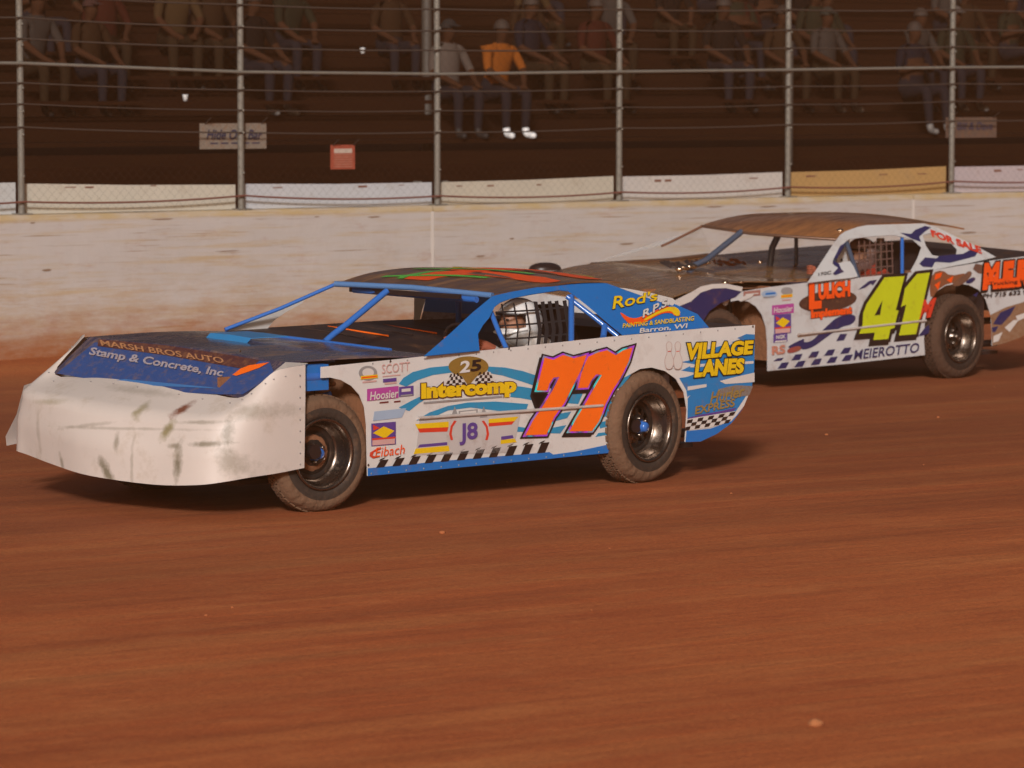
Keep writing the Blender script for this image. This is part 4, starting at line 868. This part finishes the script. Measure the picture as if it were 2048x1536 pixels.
# chain link mesh, thin diagonal wires woven over the bays
def link_mesh(t0, t1, z0, z1, pitch, r_, name):
    m = MB(); k = t0-(z1-z0)
    mw = mat('mesh_wire', (.035,.024,.018), .9, spec=.1)
    while k < t1:
        for sg in (1, -1):
            a = (k, z0) if sg == 1 else (k, z1); b = (k+(z1-z0), z1 if sg == 1 else z0)
            ta, tb = max(a[0], t0), min(b[0], t1)
            if ta < tb:
                za = a[1]+sg*(ta-a[0]); zb = a[1]+sg*(tb-a[0]); y = .075 + .003*sg
                m.add([(ta,y,za-r_),(tb,y,zb-r_),(tb,y,zb+r_),(ta,y,za+r_)], [(0,1,2,3)], mw); 
        k += pitch
    m.build(name, fe)
link_mesh(-2.2, 13.1, 1.42, 4.5, .085, .0008, 'chain_link_mesh')

# ------------------------------------------------------------------ ground
def ground_mat(name, c1, c2, dark, light, damp_falloff=True):
    m = bpy.data.materials.new(name); m.use_nodes = True; n = m.node_tree.nodes; L = m.node_tree.links; b = n['Principled BSDF']
    tc = n.new('ShaderNodeTexCoord'); rot = n.new('ShaderNodeMapping'); rot.vector_type = 'POINT'; rot.inputs['Rotation'].default_value = (0, 0, -R(33)); L.new(tc.outputs['Object'], rot.inputs[0])
    def noise(scale, st, det=8, ro=.6):
        mp = n.new('ShaderNodeMapping'); mp.inputs['Scale'].default_value = st; L.new(rot.outputs[0], mp.inputs[0])
        x = n.new('ShaderNodeTexNoise'); x.inputs['Scale'].default_value = scale; x.inputs['Detail'].default_value = det; x.inputs['Roughness'].default_value = ro; L.new(mp.outputs[0], x.inputs[0]); return x.outputs[0]
    def rr(src, a, b_, c, d):
        r = n.new('ShaderNodeMapRange'); r.inputs[1].default_value = a; r.inputs[2].default_value = b_; r.inputs[3].default_value = c; r.inputs[4].default_value = d; L.new(src, r.inputs[0]); return r.outputs[0]
    def mix(f, a, c):
        x = n.new('ShaderNodeMix'); x.data_type = 'RGBA'; L.new(f, x.inputs[0])
        if isinstance(a, tuple): x.inputs[6].default_value = (*a, 1)
        else: L.new(a, x.inputs[6])
        x.inputs[7].default_value = (*c, 1); return x.outputs[2]
    base = mix(rr(noise(.5, (.35, 1, 1), 6), .35, .65, 0, 1), c1, c2)
    base = mix(rr(noise(1.0, (.12, 2.2, 1), 9, .62), .48, .74, 0, .75), base, light)     # long dry streaks along the racing line
    base = mix(rr(noise(1.3, (.10, 1.9, 1), 9, .62), .50, .72, 0, .8), base, dark)
    base = mix(rr(noise(60, (.5, 1, 1), 6, .85), .44, .58, 0, .62), base, (.27,.060,.018))
    base = mix(rr(noise(95, (.6, 1, 1), 4, .85), .54, .64, 0, .6), base, (.66,.26,.09))
    base = mix(rr(noise(2.6, (.7, 1, 1), 10, .78), .50, .66, 0, .45), base, (.62,.21,.066))
    base = mix(rr(noise(3.4, (.6, 1.2, 1), 10, .78), .52, .66, 0, .5), base, (.33,.066,.020))
    if damp_falloff:    # damp clay plus painted flash falloff, darker in the upper groove
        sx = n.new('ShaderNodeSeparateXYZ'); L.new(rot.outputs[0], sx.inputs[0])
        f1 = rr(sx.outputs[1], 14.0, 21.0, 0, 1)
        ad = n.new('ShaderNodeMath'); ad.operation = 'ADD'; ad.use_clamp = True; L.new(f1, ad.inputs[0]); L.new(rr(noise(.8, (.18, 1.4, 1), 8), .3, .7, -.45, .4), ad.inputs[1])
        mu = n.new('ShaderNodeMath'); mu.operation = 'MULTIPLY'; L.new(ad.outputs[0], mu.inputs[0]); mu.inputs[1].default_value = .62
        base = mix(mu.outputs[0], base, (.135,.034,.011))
    L.new(base, b.inputs['Base Color']); b.inputs['Roughness'].default_value = .88; b.inputs['Specular IOR Level'].default_value = .3
    a1 = n.new('ShaderNodeMath'); a1.operation = 'ADD'; L.new(noise(1.6, (.3, 3, 1), 8), a1.inputs[0]); L.new(rr(noise(14, (.6, 1, 1), 8, .75), 0, 1, 0, .35), a1.inputs[1])
    bp = n.new('ShaderNodeBump'); bp.inputs['Strength'].default_value = .6; bp.inputs['Distance'].default_value = .035; L.new(a1.outputs[0], bp.inputs['Height']); L.new(bp.outputs[0], b.inputs['Normal'])
    return m
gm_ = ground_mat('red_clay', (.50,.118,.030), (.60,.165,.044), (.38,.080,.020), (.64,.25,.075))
def track_z(n):   # n = distance behind (+) the wall face
    if n < -1.6: return 0.0
    if n < 0: return .15*((n+1.6)/1.6)**2
    return .15
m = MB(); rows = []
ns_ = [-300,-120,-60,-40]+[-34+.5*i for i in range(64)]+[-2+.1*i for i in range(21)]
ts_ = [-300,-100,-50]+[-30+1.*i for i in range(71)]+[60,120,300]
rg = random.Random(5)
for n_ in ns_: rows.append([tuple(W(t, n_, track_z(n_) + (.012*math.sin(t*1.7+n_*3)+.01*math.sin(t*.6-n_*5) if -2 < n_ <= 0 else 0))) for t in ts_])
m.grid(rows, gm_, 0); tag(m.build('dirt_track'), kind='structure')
bm_ = mat('falloff_dark_bank', spec=.05, c=(.024, .007, .002), rough=.95, dirt=.4, dirtcol=(.045,.014,.005), dscale=.9, var=.4, bump=.5, bscale=6)  # flash falloff put into the earth colour as darkness
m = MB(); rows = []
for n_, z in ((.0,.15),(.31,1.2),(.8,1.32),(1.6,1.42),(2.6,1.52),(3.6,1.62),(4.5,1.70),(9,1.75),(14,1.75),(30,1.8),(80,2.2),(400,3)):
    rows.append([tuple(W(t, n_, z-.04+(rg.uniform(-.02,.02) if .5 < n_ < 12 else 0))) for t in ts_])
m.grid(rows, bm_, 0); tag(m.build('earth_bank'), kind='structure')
# loose clods on the track
cm = mat('dry_clay_clod', (.44,.16,.058), .95, dirt=.3, bump=.5, bscale=30); rg = random.Random(11)
def clod(x, y, r_, name='dirt_clod'):
    m = MB(); vs = []; m.ball((0,0,0), (r_, r_*.85, r_*.5), cm, 10); m.v = [v*(1+rg.uniform(-.2,.2)) for v in m.v]; o = m.build(name); o.location = (x, y, r_*.25); return o
tag(clod(1.19, 14.55, .034), 'pale dry clay clod lying alone on the lower right of the track', 'dirt clod')
m = MB()
for k in range(70):
    t, n_ = rg.uniform(-14, 14), rg.uniform(-20, -1.2); p = W(t, n_, 0); r_ = rg.choice((.006,.008,.010,.014))*rg.uniform(.7,1.3)
    m.ball((p.x, p.y, r_*.3), (r_*1.3, r_, r_*.6), mat('clay_crumb', (.40,.13,.045), .95), 6)
tag(m.build('clay_crumbs'), kind='stuff')

# ------------------------------------------------------------------ signs standing on the bank
def sign(name, label, t0, t1, z0, z1, n_, bgm, draw):
    e = local_thing(name, label, 'sign', (t0+t1)/2, n_); h = MB(); w2 = (t1-t0)/2
    h.box((-w2, 0, z0), (w2, .012, z1), bgm); p = h.build('sign_board', e); k = MB(); draw(k, w2, z0, z1); k.build('lettering', p)
    q = MB()
    for x in (-w2*.85, w2*.85): q.tube([(x,.006,z1-.01),(x,-.06,z1+.03),(x,-.10,z1+.05)], .004, cable_m, 6)
    q.build('wire_tie', e)
class Flat:
    def __init__(s, w2): s.w2 = w2
    def __call__(s, u, v, off=0): return Vector((u, -.001-off, -v))
sgw = mat('dull_white_sign', (.21,.18,.145), .7, dirt=.4, dscale=9); sgb = mat('faded_blue_ink', (.035,.035,.07), .7)
def draw1(k, w2, z0, z1):
    f = Flat(w2); text(k, f, 'Hide Out Bar', (-w2*.82, -(z0+.09)), (w2*.82, -(z0+.085)), .085, sgb, 2, .02, .25)
    for j in range(5): k.box((-w2*.7+j*.11, -.003, z0+.045), (-w2*.7+j*.11+.08, -.001, z0+.058), sgb)
sign('banner_sign', 'small white sign with dark blue script hanging behind the second fence post', 1.935, 2.634, 1.933, 2.162, .16, sgw, draw1)
sgr = mat('dull_red_sign', (.33,.065,.035), .7, dirt=.2, dscale=8)
def draw2(k, w2, z0, z1):
    k.box((-w2*.75, -.003, z1-.075), (w2*.75, -.001, z1-.035), mat('pale_ink', (.5,.40,.33), .7))
    for j in range(6): k.box((-w2*.75, -.003, z0+.02+.022*j), (w2*.75, -.001, z0+.027+.022*j), mat('pale_pink_ink', (.40,.2,.14), .7))
sign('notice_sign', 'small red notice sign with a white heading bar hanging on the fence', 3.331, 3.594, 1.735, 1.958, .16, sgr, draw2)
def draw3(k, w2, z0, z1):
    f = Flat(w2); text(k, f, 'Bill & Dave', (-w2*.6, -(z0+.085)), (w2*.8, -(z0+.085)), .075, sgb, 2, .015, .2)
sign('banner_sign', 'dim grey sign with faded blue writing at the right end', 10.934, 11.642, 1.959, 2.171, .16, mat('dim_grey_sign', (.10,.07,.055), .7, dirt=.4, dscale=9), draw3)

# ------------------------------------------------------------------ bleachers
plank = mat('falloff_dark_plank', spec=.05, c=(.020,.007,.0035), rough=.95, dirt=.4, dirtcol=(.028,.011,.004), dscale=2, stretch=(.3,3,3)); pole_m = mat('pale_grey_pole', (.06,.05,.04), .6)  # plank colour darkened to stand in for flash falloff
ble = local_thing('bleachers', 'wooden bleacher rows coloured dark for flash falloff, filled with spectators behind the fence', 'bleachers', 0)
ROW0, RS, RZ = 4.6, .78, .26; NR = 13
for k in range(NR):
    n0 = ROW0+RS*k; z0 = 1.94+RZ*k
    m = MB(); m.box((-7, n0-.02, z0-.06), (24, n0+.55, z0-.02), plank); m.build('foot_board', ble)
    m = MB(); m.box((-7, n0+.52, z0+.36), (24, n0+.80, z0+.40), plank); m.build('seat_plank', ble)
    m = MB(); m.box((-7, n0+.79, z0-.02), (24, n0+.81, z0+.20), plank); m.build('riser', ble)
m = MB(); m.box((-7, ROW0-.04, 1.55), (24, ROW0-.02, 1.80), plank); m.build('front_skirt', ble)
for t, n_, z0, z1, r_ in ((2.5,6.5,1.7,5.5,.06),(8.6,6.2,1.7,5.5,.06),(12.0,3.9,1.6,3.0,.03)):
    m = MB(); m.tube([(t,n_,z0),(t,n_,z1)], r_, pole_m, 10); m.build('support_pole', ble)
# ------------------------------------------------------------------ people
def skin_body(name, verts, edges, radii, tags, lvl=2):
    """one continuous surface grown round a skeleton; faces take the material index of the nearest bone"""
    me = bpy.data.meshes.new('skeleton'); me.from_pydata(verts, edges, []); o = bpy.data.objects.new('skeleton', me); col.objects.link(o)
    sk = o.modifiers.new('skin', 'SKIN'); sk.use_smooth_shade = True
    for i, r_ in enumerate(radii):
        d = me.skin_vertices[0].data[i]; d.radius = (r_, r_) if not isinstance(r_, tuple) else r_; d.use_root = (i == 0)
    sb = o.modifiers.new('sub', 'SUBSURF'); sb.levels = lvl; sb.render_levels = lvl
    bpy.context.view_layer.update(); dg = bpy.context.evaluated_depsgraph_get(); out = bpy.data.meshes.new_from_object(o.evaluated_get(dg)); out.name = name
    bpy.data.objects.remove(o); bpy.data.meshes.remove(me)
    V = [Vector(v) for v in verts]
    for p in out.polygons:
        c = p.center; best = 9; bi = 0
        for (a, b), tg in zip(edges, tags):
            ab = V[b]-V[a]; t = max(0, min(1, (c-V[a]).dot(ab)/ab.length_squared)); d = (c-V[a]-ab*t).length
            if d < best: best = d; bi = tg
        p.material_index = bi; p.use_smooth = True
    return out
def seated(name, wrist=((.36,.15,.62),(.44,.13,.585)), elbow=(.12,.26,.74), lean=.0, knee=(.45,.14,.53), foot=.0):
    v = [(0,0,.50),(.03+lean*.3,0,.66),(.05+lean*.7,0,.84),(.04+lean,0,.985),(.05+lean,0,1.06),(.08+lean,0,1.15),(.075+lean,0,1.235)]
    r_ = [(.15,.13),(.14,.12),(.165,.125),(.12,.09),.052,(.074,.088),(.078,.09)]
    e = [(0,1),(1,2),(2,3),(3,4),(4,5),(5,6)]; tg = [1,0,0,0,2,2]
    for s in (1, -1):
        k = len(v); v += [(.035+lean,s*.175,.975),(elbow[0]+lean,s*elbow[1],elbow[2]),(wrist[0][0],s*wrist[0][1],wrist[0][2]),(wrist[1][0],s*wrist[1][1],wrist[1][2]),(wrist[1][0]+.05,s*(wrist[1][1]-.01),wrist[1][2]-.02),(wrist[1][0]+.045,s*(wrist[1][1]+.025),wrist[1][2]-.02),(wrist[1][0]+.01,s*(wrist[1][1]-.045),wrist[1][2])]
        r_ += [.066,.048,.032,(.038,.022),.012,.012,.012]; e += [(3,k),(k,k+1),(k+1,k+2),(k+2,k+3),(k+3,k+4),(k+3,k+5),(k+3,k+6)]; tg += [0,0,2,2,2,2,2]
        k = len(v); v += [(.04,s*.10,.49),(knee[0],s*knee[1],knee[2]),(knee[0]-.02+foot,s*.13,.12),(knee[0]+.0+foot,s*.13,.05),(knee[0]+.15+foot,s*.15,.04)]
        r_ += [.105,.068,.045,.042,.038]; e += [(0,k),(k,k+1),(k+1,k+2),(k+2,k+3),(k+3,k+4)]; tg += [1,1,1,3,3]
    return skin_body(name, v, e, r_, tg)
seated_meshes = [seated('seated_body'), seated('seated_body_leaning', wrist=((.42,.12,.60),(.48,.07,.57)), elbow=(.14,.24,.76), lean=.10),
                 seated('seated_body_arms_folded', wrist=((.22,.06,.80),(.20,-.03,.80)), elbow=(.08,.25,.74), foot=.06)]
for me in seated_meshes:
    for q in (plank, plank, skin, inner): me.materials.append(q)
def hair_mesh(cap=False):
    m = MB(); hm = mat('dark_hair', (.03,.018,.012), .8)
    m.ball((0,0,0), (.098,.090,.105), hm, 16, cut=lambda c: c.z > .02 or (c.x < -.02 and c.z > -.05))
    if cap: m.add([(.07,-.06,.03),(.07,.06,.03),(.17,.045,.015),(.17,-.045,.015),(.07,-.06,.038),(.07,.06,.038),(.17,.045,.022),(.17,-.045,.022)], [(0,1,2,3),(7,6,5,4),(0,4,5,1),(1,5,6,2),(2,6,7,3),(3,7,4,0)], hm)
    o = m.build('cap' if cap else 'hair'); me = o.data; bpy.data.objects.remove(o); return me
hm_, cm_ = hair_mesh(), hair_mesh(True)
ORA, WHT, GRY, DRK, RED, NVY, TAN, GRN, BRW = (.20,.058,.010), (.080,.062,.052), (.036,.029,.025), (.009,.006,.005), (.032,.008,.005), (.010,.009,.013), (.045,.026,.012), (.016,.015,.009), (.024,.012,.006)  # shirt and cap colours darkened for the weak light at the stand
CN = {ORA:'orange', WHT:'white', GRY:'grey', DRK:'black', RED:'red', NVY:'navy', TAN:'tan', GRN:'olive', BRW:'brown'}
jeans = mat('falloff_dark_jeans', (.015,.013,.016), .9, spec=.05); shoe_w = mat('white_shoe', (.8,.8,.8), .4); shoe_d = mat('dark_shoe', (.012,.009,.008), .7); skin_d = mat('falloff_dark_skin', (.045,.019,.010), .9, spec=.05); khaki = mat('falloff_dark_khaki', (.022,.013,.007), .9, spec=.05)  # trousers and skin carry the same falloff in their dark colours
FACE = math.atan2(-WN.y, -WN.x)
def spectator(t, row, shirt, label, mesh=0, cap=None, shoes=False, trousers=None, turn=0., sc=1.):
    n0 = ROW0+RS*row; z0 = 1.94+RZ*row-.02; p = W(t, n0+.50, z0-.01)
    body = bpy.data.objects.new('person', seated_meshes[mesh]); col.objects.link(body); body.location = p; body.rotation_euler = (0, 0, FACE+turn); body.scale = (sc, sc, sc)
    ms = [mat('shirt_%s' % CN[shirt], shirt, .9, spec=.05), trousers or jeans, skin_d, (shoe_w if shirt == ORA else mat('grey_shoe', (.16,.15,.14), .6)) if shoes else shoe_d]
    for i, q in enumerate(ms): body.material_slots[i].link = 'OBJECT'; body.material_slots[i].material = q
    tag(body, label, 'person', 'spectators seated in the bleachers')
    h = bpy.data.objects.new('cap' if cap else 'hair', cm_ if cap else hm_); col.objects.link(h); h.parent = body
    h.location = (.068+(.10 if mesh == 1 else 0), 0, 1.215)
    if cap: h.material_slots[0].link = 'OBJECT'; h.material_slots[0].material = mat('cap_%s' % CN[cap], cap, .9)
spectator(8.72, 0, ORA, 'seated spectator in an orange shirt and white shoes, the brightest in the stand', 1, None, True)
spectator(8.08, 0, WHT, 'seated spectator in a white shirt just left of the orange shirt', 0, DRK)
SP = [  # t, row, shirt, trousers, mesh, cap, white shoes, where
 (1.15, 1, WHT, 0, None, False, 'top left, right of the leftmost fence post'), (1.85, 1, GRY, 2, DRK, False, 'top left, second from the leftmost post'),
 (3.35, 1, GRY, 1, None, False, 'left of the second fence post'), (4.05, 1, BRW, 0, RED, False, 'behind the second fence post'),
 (5.55, 2, TAN, 1, ORA, False, 'between second and third posts in an upper row'), (6.05, 1, DRK, 0, None, True, 'left of the third post near the rail'),
 (9.75, 1, NVY, 0, None, False, 'right of the orange shirt, one row up'), (10.3, 2, BRW, 2, TAN, False, 'third row left of the fourth post'),
 (10.7, 1, RED, 0, None, False, 'just right of the fourth post'), (11.5, 2, GRY, 1, DRK, False, 'centre right, left of the thin pole'),
 (12.6, 1, DRK, 0, None, False, 'right of the thin pole'), (13.5, 2, RED, 2, None, False, 'upper row left of the fifth post'),
 (14.2, 1, GRY, 0, GRN, True, 'right of the fifth post with light shoes'), (14.9, 0, NVY, 2, None, True, 'front row right of the fifth post'),
 (15.6, 1, GRY, 1, None, False, 'between the fifth and sixth posts'), (16.3, 1, GRN, 0, WHT, True, 'left of the sixth post with light shoes'),
 (17.2, 2, BRW, 0, RED, False, 'behind the sixth post'), (18.0, 1, DRK, 2, None, False, 'far right edge, front of the group'),
 (.35, 2, DRK, 1, GRY, False, 'far left edge, upper row'), (2.6, 2, BRW, 2, None, False, 'upper row above the pale pole on the left'),
 (4.7, 2, RED, 0, None, False, 'upper row right of the second post'), (7.0, 2, GRN, 1, DRK, False, 'upper row just right of the third post'),
 (8.4, 2, BRW, 0, None, False, 'upper row above the orange shirt'), (10.9, 3, TAN, 0, None, False, 'topmost row near the fourth post'),
 (13.0, 3, DRK, 1, None, False, 'topmost row near the thin pole'), (15.4, 3, BRW, 2, RED, False, 'topmost row between fifth and sixth posts'),
 (6.3, 3, DRK, 2, None, False, 'topmost row left of the third post'), (17.6, 3, GRY, 0, None, False, 'topmost row at the right end')]
rg = random.Random(21)
for t, row, sh, me, cp, wsh, wh in SP:
    spectator(t, row, sh, 'spectator in %s shirt%s, %s' % (CN[sh], ' and %s cap' % CN[cp] if cp else '', wh), me, cp, wsh, rg.choice((jeans, khaki)), rg.uniform(-.25,.25), rg.uniform(.95,1.05))

glint_cup_m = mat('glint_white_cup', (.9, .9, .88), .3)  # cups added only as small bright glints in the stand
for t, k, sit, lab in ((4.86,0,1,'white cup added as a glint on the front bench, left of the second fence post'),(8.14,2,1,'white cup added as a glint on the third bench, above the orange shirt'),(14.59,1,1,'white cup added as a glint on the second bench, upper of the two beyond the fifth post'),(14.5,1,0,'white cup added as a glint on the foot board, lower of the two beyond the fifth post')):
    n0 = ROW0+RS*k; p = W(t, n0+(.65 if sit else .2), 1.94+RZ*k-.02+(.42 if sit else 0)); q = MB(); q.lathe([(.0001,0),(.022,0),(.030,.06),(.032,.065),(.029,.062),(.02,.01)], glint_cup_m, 16, 'z')
    o = q.build('cup'); o.location = p; tag(o, lab, 'cup', 'cups added as glints on the benches')
rg = random.Random(77)
for k in range(18):    # upper rows, weak light put into dark clothes and skin colours
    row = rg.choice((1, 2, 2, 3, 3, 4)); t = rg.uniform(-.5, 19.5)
    spectator(t, row, rg.choice((DRK, BRW, NVY, GRN, DRK, GRY)), 'spectator in clothes coloured dark as if unlit, among the upper bench rows', rg.choice((0,1,2)), rg.choice((None, DRK, BRW)), False, rg.choice((jeans, khaki)), rg.uniform(-.3,.3), rg.uniform(.93,1.05))
# drivers
def driver(carobj, hx, hy, hz_, suit, shell, label, pname):
    o = carobj.matrix_world if False else Matrix.Translation(carobj.location) @ Matrix.Rotation(carobj.rotation_euler.z, 4, 'Z')
    bx = hx-.10; v = [(bx-.12,hy,hz_-.52),(bx-.10,hy,hz_-.38),(bx-.04,hy,hz_-.25),(bx,hy,hz_-.14),(bx+.06,hy,hz_-.07),(bx+.10,hy,hz_+.0),(bx+.10,hy,hz_+.06)]
    r_ = [(.15,.13),(.14,.12),(.16,.12),(.12,.09),.055,(.075,.085),(.07,.08)]; e = [(0,1),(1,2),(2,3),(3,4),(4,5),(5,6)]; tg = [0,0,0,0,1,1]
    wx = hx+.42; wz = hz_-.12
    for s in (1, -1):
        k = len(v); v += [(bx,hy+s*.17,hz_-.17),(bx+.22,hy+s*.21,hz_-.33),(wx-.06,hy+s*.17,wz-.03),(wx,hy+s*.165,wz)]
        r_ += [.068,.050,.036,.036]; e += [(3,k),(k,k+1),(k+1,k+2),(k+2,k+3)]; tg += [0,0,0,2]
        for f in range(4):
            kk = len(v); y0 = hy+s*(.165); z0 = wz-.03+.02*f
            v += [(wx+.045,y0+s*.01,z0),(wx+.05,y0-s*.025,z0+.004),(wx+.025,y0-s*.04,z0+.004)]; r_ += [.010,.010,.009]; e += [(k+3,kk),(kk,kk+1),(kk+1,kk+2)]; tg += [2,2,2]
        kk = len(v); v += [(wx+.005,y0-s*.04,wz+.03)]; r_ += [.011]; e += [(k+3,kk)]; tg += [2]
        k = len(v); v += [(bx-.05,hy+s*.10,hz_-.52),(bx+.45,hy+s*.12,hz_-.42),(bx+.85,hy+s*.10,hz_-.60)]; r_ += [.105,.075,.05]; e += [(0,k),(k,k+1),(k+1,k+2)]; tg += [0,0,0]
    me = skin_body('driver_body', v, e, r_, tg)
    for q in (suit, skin, mat('red_glove', (.38,.10,.05), .8)): me.materials.append(q)
    b = bpy.data.objects.new('person', me); col.objects.link(b); b.matrix_world = o; tag(b, label, 'person')
    h = MB(); c = (hx, hy, hz_)
    open_ = lambda d: not (d.x > .055 and -.035 < d.z < .050)
    h.ball(c, (.158,.132,.152), shell, 56, cut=open_); h.ball(c, (.150,.124,.144), black, 56, cut=open_)
    h.tube([(hx+.04, hy+.125, hz_-.035), (hx+.15, hy+.06, hz_-.06), (hx+.168, hy, hz_-.065), (hx+.15, hy-.06, hz_-.06)], .012, shell, 8)
    h.tube([(hx+.05, hy+.122, hz_+.052), (hx+.145, hy+.05, hz_+.055), (hx+.155, hy, hz_+.055), (hx+.145, hy-.05, hz_+.055)], .008, black, 8)
    h.build('helmet', b)
    f = MB(); f.ball((hx+.055,hy,hz_), (.085,.075,.10), skin, 20); f.ball((hx+.145,hy,hz_-.005), (.02,.014,.022), skin, 10)
    for s in (1, -1): f.ball((hx+.125,hy+s*.032,hz_+.018), (.012,.014,.009), black, 8)
    f.build('face', b)
    return b
driver(car, .63, .50, 1.025, suit_w, helmet_w, 'driver in white helmet behind the window net of car 77', 'a')
driver(car2, .62, .34, 1.05, suit_r, helmet_d, 'driver in red suit and dull helmet inside car 41', 'b')
wn = MB()
netb = mat('brown_webbing', (.10,.05,.04), .85, dirt=.3)
for i in range(7): strap(CABIN2, [(1724+i*11, 474), (1726+i*11, 550-i*1.4)], 2.6, -.05-.0004*i)
for i in range(5): strap(CABIN2, [(1722, 484+i*15), (1794, 478+i*15)], 2.6, -.056-.0004*i)
wn.f and None
for i_, m_ in enumerate(wn.mats): wn.mats[i_] = netb
wn.build('window_net', car2)
bpy.context.view_layer.update()
# ------------------------------------------------------------------ dust hanging in the air over the track and the stand
hz_m = bpy.data.materials.new('red_dust_air'); hz_m.use_nodes = True; n = hz_m.node_tree.nodes; n.remove(n['Principled BSDF'])
pv = n.new('ShaderNodeVolumePrincipled'); pv.inputs['Color'].default_value = (.85, .38, .17, 1); pv.inputs['Density'].default_value = .0019; pv.inputs['Anisotropy'].default_value = .0
hz_m.node_tree.links.new(pv.outputs[0], n['Material Output'].inputs['Volume'])
m = MB(); m.box((-420, -320, -1.2), (420, 520, 9.), hz_m); tag(m.build('haze'), kind='stuff')
